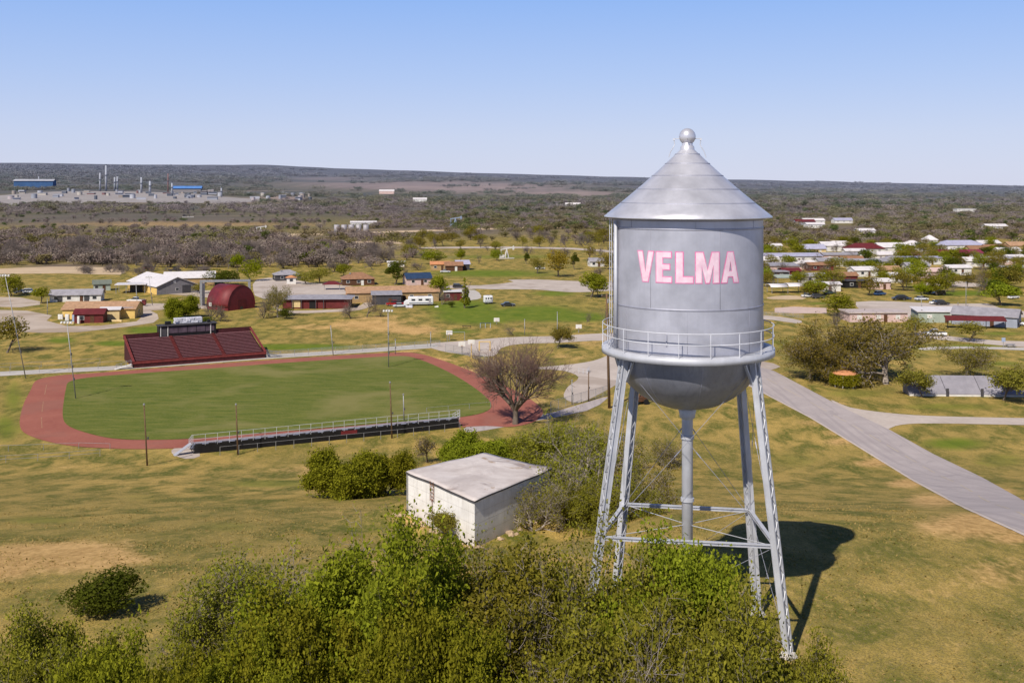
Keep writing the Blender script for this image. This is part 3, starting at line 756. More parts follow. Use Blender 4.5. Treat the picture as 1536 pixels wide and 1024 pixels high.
def grow(rng, levels, H0, r0, kids, ang, ratio, up=.25, wig=.22, nst=1, tr=.3, spread0=.25):
    """branching skeleton: returns segments by level and the twig points"""
    segs = [[] for _ in range(levels + 1)]; tips = []
    def rec(p, d, L, r, lv):
        n = 4 if lv < 2 else 3
        pts = [p]; ds = [d]
        for i in range(n):
            d = d + rng.normal(size=3) * wig + np.array([0, 0, up * (.4 if lv == 0 else 1) * .35]); d = d / np.linalg.norm(d)
            q = p + d * L / n; ra = r * (1 - .55 * i / n); rb = r * (1 - .55 * (i + 1) / n)
            segs[lv].append((p, q, ra, rb)); p = q; pts.append(p); ds.append(d)
        if lv >= levels - 1:
            for i in range(1, len(pts)): tips.append((pts[i], ds[i], lv))
        if lv == levels: return
        k = kids[lv]
        for c in range(k):
            f = tr + (1 - tr) * (c + rng.uniform(.2, 1)) / k if lv == 0 else rng.uniform(.3, 1.0)
            x = f * n; i = min(int(x), n - 1); s = pts[i] + (pts[i + 1] - pts[i]) * (x - i)
            dd = ds[i + 1]; pr = rng.normal(size=3); pr -= dd * np.dot(pr, dd); pr /= np.linalg.norm(pr) + 1e-9
            a = ang[lv] * rng.uniform(.65, 1.3)
            nd = dd * math.cos(a) + pr * math.sin(a)
            rec(s, nd, L * ratio[lv] * rng.uniform(.7, 1.25), max(r * (1 - .5 * f) * .62, .008), lv + 1)
    for s_ in range(nst):
        d = np.array([0, 0, 1.]) + np.append(rng.normal(size=2) * spread0, 0) * (1 if nst == 1 else 1)
        if nst > 1:
            a = 2 * math.pi * (s_ + rng.uniform(-.3, .3)) / nst; d = np.array([math.cos(a) * spread0 * 2.2, math.sin(a) * spread0 * 2.2, 1.])
        rec(np.array([0, 0, -.15]) + np.array([d[0], d[1], 0]) * .12, d / np.linalg.norm(d), H0 * rng.uniform(.85, 1.1), r0, 0)
    return segs, tips

M_BARK = barkmat('bark', (.10, .078, .060), (.20, .165, .135))
M_BARKP = barkmat('bark_pale', (.19, .155, .125), (.42, .36, .31))
M_TWIG = barkmat('twig_grey', (.125, .098, .082), (.235, .19, .16))
M_TWIGR = barkmat('twig_reddish', (.125, .075, .065), (.23, .15, .128))
L_GREEN = leafmat('leaf_spring', (.066, .080, .006), (.190, .205, .014), (.34, .335, .028), .27, .8)
L_OLIVE = leafmat('leaf_olive', (.075, .072, .012), (.175, .150, .024), (.31, .25, .045), .22, .8)
L_DARK = leafmat('leaf_dark', (.022, .032, .004), (.055, .070, .008), (.11, .125, .016), .15, .9)
L_BRIGHT = leafmat('leaf_bright', (.065, .10, .004), (.175, .220, .008), (.32, .35, .015), .28, .8)
L_ORANGE = leafmat('leaf_orange', (.14, .09, .01), (.24, .17, .02), (.36, .26, .03), .3, .8)

TEMPL = {}
def template(key, trunk_segs, crown_parts, bark, crown_mats):
    """trunk mesh + crown mesh (leaf quads and fine twigs)"""
    v, q = [], []; mi = []
    nb = 0
    for segs, n in trunk_segs:
        if not segs: continue
        a, b = tubes(segs, n); v.append(a); q.append(b + nb); nb += len(a)
    tm = np_mesh('trunk', np.concatenate(v), np.concatenate(q), bark, smooth=True)
    v, q, nb = [], [], 0
    for (a, b, m) in crown_parts:
        v.append(a); q.append(b + nb); nb += len(a); mi.append(np.full(len(b), m))
    V_ = np.concatenate(v)
    cm = np_mesh('crown', V_, np.concatenate(q), crown_mats, np.concatenate(mi))
    TEMPL[key] = (tm, cm, float(V_[:, 2].max()), float(np.percentile(np.hypot(V_[:, 0], V_[:, 1]), 96)))

def blob_tree(key, seed, Ht, W, n_leaf, leaf, lmat, trunk_h=.22, clumps=16, bark=None, squash=1.0, conical=False, shape_up=.55):
    rng = np.random.default_rng(seed)
    segs, tips = grow(rng, 2, Ht * .55, Ht * .028, [7, 4, 0], [.8, .7, .6], [.62, .55, .5], .5, .12, 1, .3)
    cs = []
    for i in range(clumps):
        if conical:
            h = rng.uniform(.12, .97); r = W * .5 * (1 - h) * rng.uniform(.3, .95); a = rng.uniform(0, 6.283)
            cs.append((r * math.cos(a), r * math.sin(a), h * Ht, W * .22 * (1.12 - h)))
        else:
            d = rng.normal(size=3); d /= np.linalg.norm(d); k = rng.uniform(.45, .80)
            cz = Ht * (trunk_h + (1 - trunk_h) * .5)
            rr = rng.uniform(.17, .30) * W
            z = cz + d[2] * k * Ht * (1 - trunk_h) * .5
            cs.append((d[0] * k * W * .5, d[1] * k * W * .5, max(z, Ht * trunk_h * .9), rr))
    cs = np.array(cs); wgt = cs[:, 3] ** 2; wgt /= wgt.sum()
    idx = rng.choice(len(cs), n_leaf, p=wgt)
    d = rng.normal(size=(n_leaf, 3)); d /= np.linalg.norm(d, axis=1, keepdims=True)
    d[:, 2] = np.where(d[:, 2] < -.3, d[:, 2] * .5, d[:, 2])
    rad = cs[idx, 3:4] * rng.uniform(.62, 1.12, (n_leaf, 1)) ** .6
    c = cs[idx, :3] + d * rad * np.array([1, 1, .82 * squash])
    lv = leaves(rng, c, leaf, d, .45)
    tw = tubes(segs[2], 3)
    template(key, [(segs[0], 6), (segs[1], 4)], [(lv[0], lv[1], 0), (tw[0], tw[1], 1)], bark or M_BARK, [lmat, bark or M_BARK])

def twig_tree(key, seed, Ht, r0, kids, nst, n_per_tip, leaf, lmat, bark, twigm, spread0=.3, levels=4, up=.3, ang=None, ratio=None, leaf_sd=.25, tr=.3, wig=.2, twig_boost=1.0, bole=0.0):
    rng = np.random.default_rng(seed)
    segs, tips = grow(rng, levels, Ht * .42, r0, kids, ang or [.75, .7, .7, .75, .8], ratio or [.75, .68, .62, .55, .5], up, wig, nst, tr, spread0)
    if bole:
        o_ = np.array([0, 0, bole]); segs = [[(a + o_, b + o_, x, y) for a, b, x, y in lv] for lv in segs]; tips = [(t[0] + o_, *t[1:]) for t in tips]
        segs[0] += [(np.array([0, 0, -.4]), np.array([.03, .02, bole * .5]), r0 * 2.3, r0 * 1.7), (np.array([.03, .02, bole * .5]), np.array([0, 0, bole + .1]), r0 * 1.7, r0 * 1.8)]
    big = [(s, 6 if i == 0 else 5 if i == 1 else 4) for i, s in enumerate(segs[:3])]
    fine = [((a, b, ra * twig_boost, rb * twig_boost)) for lv in segs[3:] for (a, b, ra, rb) in lv]
    parts = []
    ft = tubes(fine, 3); parts.append((ft[0], ft[1], 1))
    if n_per_tip > 0:
        P = np.array([t[0] for t in tips])
        k = rng.poisson(n_per_tip, len(P)); c = np.repeat(P, k, axis=0); c = c + rng.normal(size=c.shape) * leaf_sd
        lv = leaves(rng, c, leaf); parts.append((lv[0], lv[1], 0))
    template(key, big, parts, bark, [lmat, twigm])

LABELS = set()
def tree(key, name, label, px, py, hpx, wpx=None, rz=None, group=None, d=None, cat='tree', sink=0.0):
    """place a copy so that it stands at the ground spot seen at (px, py) and rises hpx photo pixels"""
    tm, cm, h0, w0 = TEMPL[key]
    if d is None: p = V(px, py)
    else:
        x = (px - CX) / F * d; p = Vector((x, d, float(H(x, d))))
    ht = hpx * p.y / F; s = ht / h0
    sw = s if wpx is None else (wpx * p.y / F / 2) / w0
    rz = (hash((round(px * 7), round(py * 13))) % 628) / 100 if rz is None else rz
    t = thing(name, label, cat, p - Vector((0, 0, sink)), rz, group)
    t.scale = (sw, sw, s)
    link('trunk', tm, t); link('crown', cm, t)
    return t

# --- templates
for i in range(3):
    blob_tree(f'green{i}', 10 + i, 9, 9.5 - i * .8, 2600, .26, L_GREEN, .16, 18 - 2 * i)
    blob_tree(f'olive{i}', 20 + i, 9, 9.5, 1900, .24, L_OLIVE, .18, 17)
    twig_tree(f'bare{i}', 30 + i, 10, .22, [9, 5, 4, 3], 1 + (i == 1), 0, .1, L_OLIVE, M_BARK, M_TWIG, .25, 4, .4, twig_boost=2.0)
blob_tree('bright0', 41, 9, 8, 2200, .26, L_BRIGHT, .2, 14); blob_tree('bright1', 42, 9, 9.5, 2200, .26, L_BRIGHT, .16, 18)
blob_tree('dark0', 43, 9, 9, 2800, .26, L_DARK, .1, 18); blob_tree('dark1', 44, 10, 7.5, 2600, .26, L_DARK, .12, 14)
blob_tree('conifer0', 45, 11, 5.5, 1600, .28, L_GREEN, .1, 34, conical=True); blob_tree('orange0', 46, 9, 9, 1700, .24, L_ORANGE, .15, 15)
L_OLIVEG = leafmat('leaf_olive_green', (.066, .070, .010), (.175, .168, .018), (.32, .275, .035), .25, .8)
# --- big trees round the tower's foot, modelled leaf by leaf
twig_tree('near_green0', 101, 8.4, .17, [9, 6, 5, 3], 3, 15.0, .082, L_GREEN, M_BARK, M_TWIG, .32, 4, .34, leaf_sd=.26, tr=.25, ratio=[.62, .62, .58, .5])
twig_tree('near_green1', 102, 7.6, .15, [10, 6, 4, 3], 4, 13.0, .08, L_GREEN, M_BARK, M_TWIG, .36, 4, .30, leaf_sd=.24, tr=.25, ratio=[.62, .62, .58, .5])
twig_tree('near_olive0', 103, 7.6, .15, [9, 6, 5, 4], 4, 4.6, .07, L_OLIVEG, M_BARKP, M_BARKP, .42, 4, .30, leaf_sd=.22, tr=.2, ratio=[.68, .64, .6, .55], wig=.26)
twig_tree('near_olive1', 104, 7.0, .14, [9, 6, 5, 3], 5, 5.2, .07, L_OLIVEG, M_BARKP, M_BARKP, .46, 4, .26, leaf_sd=.22, tr=.2, ratio=[.68, .64, .6, .55], wig=.26)
twig_tree('near_bare0', 105, 6.6, .13, [8, 6, 5, 4], 4, 2.0, .066, L_OLIVEG, M_BARKP, M_BARKP, .5, 4, .2, leaf_sd=.2, tr=.2, ratio=[.7, .64, .6, .55], wig=.28)
twig_tree('near_sparse', 125, 6.6, .14, [7, 5, 4, 4], 3, .9, .08, L_OLIVEG, M_BARKP, M_BARKP, .5, 4, .15, leaf_sd=.2, tr=.2, ratio=[.75, .68, .62, .55], wig=.30, twig_boost=1.25)
twig_tree('big_bare', 106, 11, .20, [7, 6, 5, 4], 7, 0, .1, L_OLIVE, M_BARK, M_TWIGR, .40, 4, .12, tr=.3, ratio=[.62, .66, .62, .55], ang=[.6, .6, .6, .6], wig=.13, twig_boost=1.5, bole=1.7)
twig_tree('spread_olive0', 107, 12, .36, [8, 6, 5, 4], 2, 3.0, .14, L_OLIVE, M_BARKP, M_BARKP, .34, 4, .2, leaf_sd=.4, tr=.25, ratio=[.85, .68, .62, .55], twig_boost=1.3, wig=.24)
twig_tree('spread_olive1', 108, 12, .36, [8, 6, 5, 4], 1, 2.0, .14, L_OLIVE, M_BARKP, M_BARKP, .3, 4, .2, leaf_sd=.4, tr=.25, ratio=[.95, .7, .62, .55], ang=[.95, .7, .7, .7], twig_boost=1.4, wig=.24)
twig_tree('small_sparse', 109, 5, .13, [8, 6, 4, 3], 1, 2.4, .12, L_OLIVE, M_BARK, M_BARK, .12, 4, .25, leaf_sd=.25, twig_boost=1.3, tr=.55, ratio=[.85, .65, .6, .55])
twig_tree('mid_green', 110, 6, .13, [9, 6, 4, 3], 3, 11.0, .105, L_GREEN, M_BARK, M_TWIG, .36, 4, .26, leaf_sd=.28, tr=.2, ratio=[.62, .62, .58, .5])
twig_tree('round_twiggy', 111, 5, .15, [9, 6, 5, 3], 1, .25, .09, L_OLIVE, M_BARK, M_TWIG, .15, 4, .3, tr=.35, ratio=[.72, .62, .58, .55], twig_boost=1.4)
blob_tree('near_dark', 112, 3.2, 4.4, 7000, .10, L_DARK, .02, 26, squash=.9)
blob_tree('hedge_green', 113, 2, 3, 2500, .13, L_BRIGHT, .0, 22)

NEAR = [  # key, name, px, depth, height px, width px, label, category
    ('near_green0', 'leafy_tree', 545, 38.0, 300, 350, 'biggest bright green tree in front of the white block building', 'tree'),
    ('near_green1', 'leafy_tree', 410, 35.0, 170, 290, 'yellowish green tree at the foot of the biggest bright green tree', 'tree'),
    ('near_green1', 'leafy_tree', 175, 33.0, 108, 250, 'low green tree below the dark round bush', 'tree'),
    ('near_green0', 'leafy_tree', 690, 33.0, 120, 220, 'low green tree between the biggest green tree and the twiggy olive thicket', 'tree'),
    ('near_olive0', 'twiggy_tree', 880, 36.0, 252, 430, 'wide olive twiggy tree hiding the near left leg of the tower', 'tree'),
    ('near_olive1', 'twiggy_tree', 730, 40.5, 250, 330, 'brownish olive twiggy tree under the front corner of the white block building', 'tree'),
    ('near_green1', 'leafy_tree', 1005, 39.0, 262, 260, 'greener tree rising against the riser pipe under the tank', 'tree'),
    ('near_olive1', 'twiggy_tree', 1065, 35.0, 190, 280, 'olive scrubby tree between the tower legs and the bottom edge', 'tree'),
    ('near_green0', 'leafy_tree', 345, 33.5, 118, 240, 'green tree filling the gap left of the biggest green tree', 'tree'),
    ('near_green1', 'leafy_tree', 610, 34.0, 175, 250, 'yellow green tree overlapping the right side of the biggest green tree', 'tree'),
    ('near_green1', 'leafy_tree', 255, 31.5, 84, 200, 'low green tree below the straggly olive tree', 'tree'),
    ('near_olive1', 'twiggy_tree', 930, 38.5, 222, 230, 'olive tree hiding the feet of the two left tower legs', 'tree'),
    ('near_sparse', 'twiggy_tree', 660, 41.5, 235, 210, 'thin grey twigged tree just below the white block building', 'tree'),
    ('near_bare0', 'twiggy_tree', 365, 43.5, 200, 220, 'grey twigged tree at the outer left of the green canopy', 'tree'),
    ('near_sparse', 'twiggy_tree', 770, 39.5, 225, 200, 'pale branched tree inside the olive thicket below the shaded block wall', 'tree'),
    ('near_sparse', 'twiggy_tree', 445, 45.0, 285, 310, 'nearly bare pale twigged tree behind the biggest green tree', 'tree'),
    ('near_olive0', 'twiggy_tree', 30, 34.0, 132, 230, 'olive tree with pale branches at the lower left corner', 'tree'),
    ('near_olive0', 'twiggy_tree', 300, 36.5, 150, 230, 'straggly olive tree just right of the dark round bush', 'tree'),
    ('near_sparse', 'twiggy_tree', 860, 33.0, 135, 330, 'tangle of bare pale branches at the bottom of the olive thicket', 'tree'),
    ('near_olive1', 'shrub', 1200, 36.0, 95, 170, 'low olive shrub at the foot of the near right tower leg', 'shrub'),
    ('near_olive0', 'twiggy_tree', 620, 46.0, 175, 220, 'olive twiggy tree touching the left wall foot of the white block building', 'tree'),
    ('near_olive1', 'twiggy_tree', 75, 38.0, 138, 210, 'olive green tree left of the dark round bush', 'tree'),
]
for (k, nm, px, d, hp, wp, lb, ct) in NEAR:
    # hp is measured from the bottom of the photo up to the tree top
    x = (px - CX) / F * d; g = float(H(x, d)); basepy = Y0 + (EYE - g) / d * F
    tree(k, nm, lb, px, 0, basepy - (1024 - hp), wp, d=d, cat=ct)
# (px, py base, height px, width px, key, name, label)
MID = [
    (157, 918, 62, 112, 'near_dark', 'bush', 'dark green round bush alone on the dry grass slope'),
    (515, 745, 78, 104, 'mid_green', 'leafy_tree', 'green multi stemmed tree nearest the left wall of the white block building'),
    (580, 742, 74, 84, 'mid_green', 'leafy_tree', 'darker green tree touching the white block building on its left'),
    (640, 693, 55, 54, 'round_twiggy', 'bare_tree', 'small round leafless tree in front of the near bleachers'),
    (708, 706, 60, 96, 'mid_green', 'bush', 'larger of two green bushes behind the white block roof'),
    (775, 693, 42, 54, 'mid_green', 'bush', 'smaller green bush between the white block roof and the twiggy olive trees'),
    (773, 636, 152, 150, 'big_bare', 'bare_tree', 'large bare spreading tree at the end of the running track'),
    (836, 522, 36, 44, 'small_sparse', 'bare_tree', 'small scrubby tree on the grass island behind the concrete lot'),
    (872, 768, 150, 200, 'near_sparse', 'twiggy_tree', 'tangled olive tree between the white block building and the tower legs'),
    (840, 725, 105, 150, 'near_olive1', 'twiggy_tree', 'olive tree right behind the far corner of the white block roof'),
    (955, 762, 112, 130, 'near_sparse', 'twiggy_tree', 'thin twiggy tree seen between the left legs and the riser pipe'),
    (905, 790, 120, 150, 'near_olive0', 'twiggy_tree', 'olive brush at the feet of the far left tower leg'),
    (1000, 700, 60, 90, 'near_sparse', 'shrub', 'faint bare shrub behind the riser pipe under the bowl'),
    (800, 795, 100, 120, 'near_sparse', 'twiggy_tree', 'bare branched tree leaning against the shaded wall of the white block building'),
    (905, 705, 95, 140, 'near_sparse', 'twiggy_tree', 'olive thicket tree seen through the left tower legs'),
    (672, 812, 50, 62, 'small_sparse', 'shrub', 'thin leafless shrub in front of the bright wall of the white block building'),
    (1243, 566, 96, 150, 'spread_olive0', 'olive_tree', 'wide olive tree with crooked limbs beside the road junction'),
    (1328, 576, 112, 158, 'spread_olive1', 'olive_tree', 'largest pale limbed olive tree behind the hedge ringed shelter'),
    (1290, 566, 76, 100, 'spread_olive0', 'olive_tree', 'olive tree filling the gap between the two large roadside trees'),
    (1214, 570, 50, 70, 'spread_olive1', 'olive_tree', 'shorter olive tree at the road bend beside the tank railing'),
    (1384, 596, 48, 64, 'small_sparse', 'young_tree', 'young leafy tree at the near end of the long grey shed'),
    (1448, 566, 60, 84, 'spread_olive1', 'bare_tree', 'thin two stemmed tree behind the long grey shed'),
    (1505, 600, 58, 84, 'small_sparse', 'young_tree', 'leaning green tree in front of the long grey shed'),
    (1452, 512, 32, 52, 'olive1', 'olive_tree', 'rounded olive tree beside the curving street'),
    (1368, 503, 32, 44, 'olive0', 'olive_tree', 'olive tree between the white truck and the large roadside tree'),
    (1260, 474, 36, 54, 'green1', 'leafy_tree', 'full green tree in front of the right hand parking lot'),
    (1256, 494, 32, 50, 'bare0', 'bare_tree', 'grey bare tree just in front of the full green parking lot tree'),
    (1220, 446, 27, 38, 'green0', 'leafy_tree', 'bright green tree beside the white carport canopies'),
    (1502, 458, 36, 56, 'green2', 'leafy_tree', 'rounded green tree with a black shadow at the far end of the parking lot'),
    (1384, 446, 24, 26, 'bright0', 'leafy_tree', 'small bright green tree on the lawn beyond the parking lot'),
    (1478, 445, 46, 34, 'bare0', 'bare_tree', 'tall grey bare tree left of the rounded parking lot tree'),
    (1515, 432, 36, 54, 'olive2', 'olive_tree', 'big olive tree behind the rounded parking lot tree'),
    (1355, 436, 30, 44, 'olive1', 'olive_tree', 'olive tree at the head of the parking lot lawn'),
    (1418, 438, 32, 30, 'bare1', 'bare_tree', 'bare tree in the middle of the parking lot lawn'),
    (886, 446, 40, 44, 'green2', 'leafy_tree', 'left half of the pair of full green trees beside the tank'),
    (898, 446, 36, 30, 'green0', 'leafy_tree', 'right half of the pair of full green trees beside the tank'),
    (806, 410, 26, 28, 'olive0', 'olive_tree', 'yellow olive tree left of the tall tan bare tree'),
    (838, 415, 42, 48, 'orange0', 'tan_tree', 'tall tan spring tree on the far side of the town street'),
    (862, 404, 26, 14, 'dark1', 'evergreen_tree', 'narrow dark evergreen right of the tall tan tree'),
    (790, 396, 18, 10, 'dark1', 'evergreen_tree', 'tiny dark evergreen left of the yellow olive tree'),
    (912, 404, 26, 34, 'olive2', 'olive_tree', 'olive tree touching the left side of the tank'),
    (745, 391, 18, 20, 'green0', 'leafy_tree', 'round green tree left of the white pumpjack'),
    (902, 414, 20, 34, 'bare1', 'bare_tree', 'grey bare tree behind the pair of full green trees'),
    (657, 450, 40, 32, 'green2', 'leafy_tree', 'green tree at the end of the long tan building'),
    (697, 462, 46, 18, 'conifer0', 'conifer_tree', 'slim pointed conifer on the lawn beside the white trailer'),
    (663, 457, 30, 32, 'bare1', 'bare_tree', 'bare tree in front of the maroon shed with a white roof'),
    (592, 427, 36, 28, 'dark1', 'evergreen_tree', 'dark evergreen between the brown roofed house and the blue roofed house'),
    (650, 396, 24, 38, 'bright1', 'leafy_tree', 'bright green tree behind the orange roofed house'),
    (690, 393, 22, 16, 'bright0', 'leafy_tree', 'narrow bright tree right of the orange roofed house'),
    (470, 391, 18, 16, 'bright0', 'leafy_tree', 'little bright green tree alone in the leafless wood'),
    (491, 380, 16, 16, 'bright1', 'leafy_tree', 'yellow green tree deep in the leafless wood'),
    (331, 428, 25, 58, 'dark0', 'evergreen_tree', 'broad dark green tree behind the steel frame of the red barn'),
    (377, 422, 36, 34, 'bright1', 'leafy_tree', 'bright lime green tree behind the red arched barn'),
    (356, 406, 28, 22, 'bright0', 'leafy_tree', 'small lime tree left of the bright lime green tree'),
    (63, 455, 26, 28, 'green2', 'leafy_tree', 'green tree at the left end of the long white roofed house'),
    (18, 444, 34, 44, 'green1', 'leafy_tree', 'green tree at the left edge of the town'),
    (10, 529, 56, 64, 'olive1', 'olive_tree', 'olive tree with a dark shadow left of the footpath'),
    (272, 477, 38, 46, 'mid_green', 'bush', 'bushy olive tree left of the red arched barn'),
    (318, 483, 42, 40, 'bare1', 'bare_tree', 'bare many stemmed tree in front of the red arched barn'),
    (330, 482, 30, 34, 'bare0', 'bare_tree', 'smaller bare tree at the corner of the red arched barn'),
    (395, 477, 46, 36, 'bare1', 'bare_tree', 'bare tree right of the red arched barn'),
    (416, 476, 54, 42, 'spread_olive1', 'bare_tree', 'taller bare tree left of the maroon hall'),
    (430, 478, 18, 26, 'dark0', 'bush', 'dark low bush at the left corner of the maroon hall'),
    (312, 486, 12, 26, 'dark0', 'bush', 'dark low bush under the bare tree before the red barn'),
    (526, 478, 34, 36, 'bare1', 'bare_tree', 'bare tree at the right corner of the maroon hall'),
    (550, 476, 40, 40, 'bare0', 'bare_tree', 'bare tree in front of the long tan building'),
    (570, 475, 18, 24, 'bare2', 'bare_tree', 'short bare tree right of the bare tree before the tan building'),
    (480, 424, 26, 44, 'olive0', 'olive_tree', 'olive tree hiding the left end of the brown roofed house'),
    (460, 426, 22, 36, 'olive2', 'olive_tree', 'pale olive tree right of the food kiosk'),
    (515, 414, 20, 24, 'green0', 'leafy_tree', 'dark green tree behind the brown roofed house'),
    (640, 425, 16, 22, 'green1', 'leafy_tree', 'low green tree right of the blue roofed house'),
    (880, 487, 22, 16, 'bare0', 'bare_tree', 'spindly bare tree at the far edge of the green'),
    (908, 486, 30, 30, 'bare1', 'bare_tree', 'reddish bare tree behind the tank balcony'),
    (770, 503, 20, 36, 'bare2', 'bare_tree', 'thin reddish scrub tree at the edge of the green'),
    (678, 461, 10, 12, 'dark0', 'bush', 'dark little bush in front of the maroon shed'),
]
for m in MID:
    px, py, hp, wp, k, nm, lb = m
    tree(k, nm, lb, px, py, hp, wp, cat='bush' if nm in ('bush', 'shrub') else 'tree')
# ================================================================== buildings
M_WHITE = paint('white_metal_roof', (228, 222, 222), .06, .5, .5, .1, ('X', 6))
M_WHITEW = paint('white_wall', (215, 212, 208), .08, 1.2)
M_CREAM = paint('cream_wall', (214, 190, 140), .08, 1.2)
M_YELLOW = paint('yellow_wall', (222, 188, 112), .08, 1.2)
M_GREYW = paint('grey_wall', (138, 134, 138), .1, 1.2, .7, 0, ('X', 8))
M_GREYR = paint('grey_roof', (168, 164, 170), .12, .6, .6, .2, ('X', 5))
M_DGREY = paint('dark_grey', (72, 70, 74), .15, 1)
M_BLACK = paint('black_steel', (26, 25, 27), .2, 1, .6)
M_TANR = paint('tan_shingle_roof', (176, 140, 110), .14, 1.0, .95)
M_BRNR = paint('brown_shingle_roof', (150, 112, 86), .14, 1.0, .95)
M_TANW = paint('tan_wall', (168, 140, 100), .1, 1)
M_MAROON = paint('maroon_wall', (104, 40, 40), .14, 1, .7, 0, ('X', 4))
M_REDR = paint('red_metal_roof', (112, 48, 50), .12, .8, .5, .1, ('X', 4))
M_REDB = paint('red_barn_metal', (118, 44, 48), .14, .6, .55, .1, ('X', 3), .45)
M_BLUER = paint('blue_roof', (46, 66, 96), .15, 1, .6)
M_BLUEW = paint('pale_blue_wall', (150, 165, 190), .08, 1)
M_ORANGE = paint('orange_roof', (200, 138, 96), .1, 1, .8)
M_PINK = paint('pink_wall', (206, 178, 172), .08, 1)
M_GREENW = paint('pale_green_wall', (160, 170, 160), .08, 1)
M_BROWN = paint('brown_wood', (92, 62, 44), .2, 2, .9)
M_WOOD = paint('pole_wood', (112, 88, 66), .2, 3, .95)
M_GALV = paint('galvanised', (160, 160, 162), .12, 2, .5, .4)
M_TARP = paint('white_tarp', (206, 206, 216), .2, 1.6, .6)
M_LILAC = paint('lilac_roof', (186, 184, 206), .08, .6, .5, .15, ('X', 5))
def glassmat():
    t = NT('dark_glass'); t.bsdf((.03, .035, .045), .12, 0, None, spec=.6); return t.m
M_GLASS = glassmat()
LAND = []                                                    # landmarks for describing the trees

def roof_mesh(kind, L, W, h, rise, over, th=.16):
    m = MB(); x = L / 2 + over; y = W / 2 + over; k = rise / (W / 2)
    if kind == 'gable':
        e = h - over * k
        m.prism([(0, 0)] * 0 or [(-y, e), (0, h + rise), (y, e), (y, e + th), (0, h + rise + th), (-y, e + th)], -x, x)
        m.v = [(b, a, c) for (a, b, c) in m.v]
    elif kind == 'hip':
        e = h - over * k; rx = max(x - y, .01)
        vs = [(-x, -y, e), (x, -y, e), (x, y, e), (-x, y, e), (-rx, 0, h + rise), (rx, 0, h + rise)]
        m.add(vs, [(0, 1, 5, 4), (1, 2, 5), (2, 3, 4, 5), (3, 0, 4), (3, 2, 1, 0)])
    elif kind == 'shed':
        vs = [(-x, -y, h - .1), (x, -y, h - .1), (x, y, h + rise), (-x, y, h + rise)]
        m.add(vs + [(a, b, c + th) for a, b, c in vs], [(3, 2, 1, 0), (4, 5, 6, 7), (0, 1, 5, 4), (1, 2, 6, 5), (2, 3, 7, 6), (3, 0, 4, 7)])
    elif kind == 'arch':
        n = 18; P = [(-(W / 2 + .05) * math.cos(math.pi * i / n), h + (rise + .05) * math.sin(math.pi * i / n)) for i in range(n + 1)]
        Q = [(-(W / 2 + .17) * math.cos(math.pi * i / n), h + (rise + .17) * math.sin(math.pi * i / n)) for i in range(n + 1)]
        m.prism(P + Q[::-1], -x, x); m.v = [(b, a, c) for (a, b, c) in m.v]
    else:
        m.box((0, 0, h + .14), (2 * x, 2 * y, .28))
    return m

def house(name, label, cat, px, py, L, W, h, rise, rot, wm, rm, kind='gable', wins=2, door=True, over=.45, group=None, vent=0, side_door=False, detail=True):
    p = V(px, py); a = R(rot)
    cx, cy = rot2(0, W / 2, a)
    T = thing(name, label, cat, (p.x + cx, p.y + cy, p.z), a, group)
    m = MB(); x, y = L / 2, W / 2
    if kind in ('gable', 'arch'):
        if kind == 'gable': pr = [(-y, -.3), (y, -.3), (y, h), (0, h + rise), (-y, h)]
        else: pr = [(-y, -.3), (y, -.3), (y, h)] + [(y * math.cos(math.pi * i / 14), h + rise * math.sin(math.pi * i / 14)) for i in range(1, 14)] + [(-y, h)]
        m.prism(pr, -x, x); m.v = [(b, a_, c) for (a_, b, c) in m.v]
    else: m.box((0, 0, h / 2 - .15), (L, W, h + .3))
    m.build('wall', wm, T)
    roof_mesh(kind, L, W, h, rise, over).build('roof', rm, T, kind == 'arch')
    n = wins
    if door:
        f = MB().box((L * .12, -y - .03, 1.05), (1.05, .06, 2.1)).build('door', M_BROWN if wm is not M_BROWN else M_WHITEW, T)
        if detail: MB().box((L * .12 + .38, -y - .08, 1.0), (.08, .06, .08)).build('handle', M_GALV, f)
    for i in range(n):
        xx = -x + L * (i + .5) / n
        if door and abs(xx - L * .12) < 1.3: xx += 1.9 if xx >= L * .12 else -1.9
        if abs(xx) > x - .7: continue
        f = MB().box((xx, -y - .025, h * .56), (1.35, .05, 1.15)).build('window', M_WHITEW if wm is not M_WHITEW else M_GREYR, T)
        if detail: MB().box((xx, -y - .055, h * .56), (1.15, .02, .95)).build('pane', M_GLASS, f)
    for sx in (-1, 1):
        if detail and W > 5:
            f = MB().box((sx * (x + .025), 0, h * .56), (.05, 1.3, 1.1)).build('window', M_WHITEW if wm is not M_WHITEW else M_GREYR, T)
            MB().box((sx * (x + .055), 0, h * .56), (.02, 1.1, .9)).build('pane', M_GLASS, f)
    for i in range(vent):
        MB().box((-x * .5 + i * 2.2, -y * .35, h + rise * .75 + .2), (.45, .45, .6)).build('roof_vent', M_GALV, T)
    LAND.append((px, py, label, T)); return T

GR = 22        # the town's grid is turned this far from the line of sight
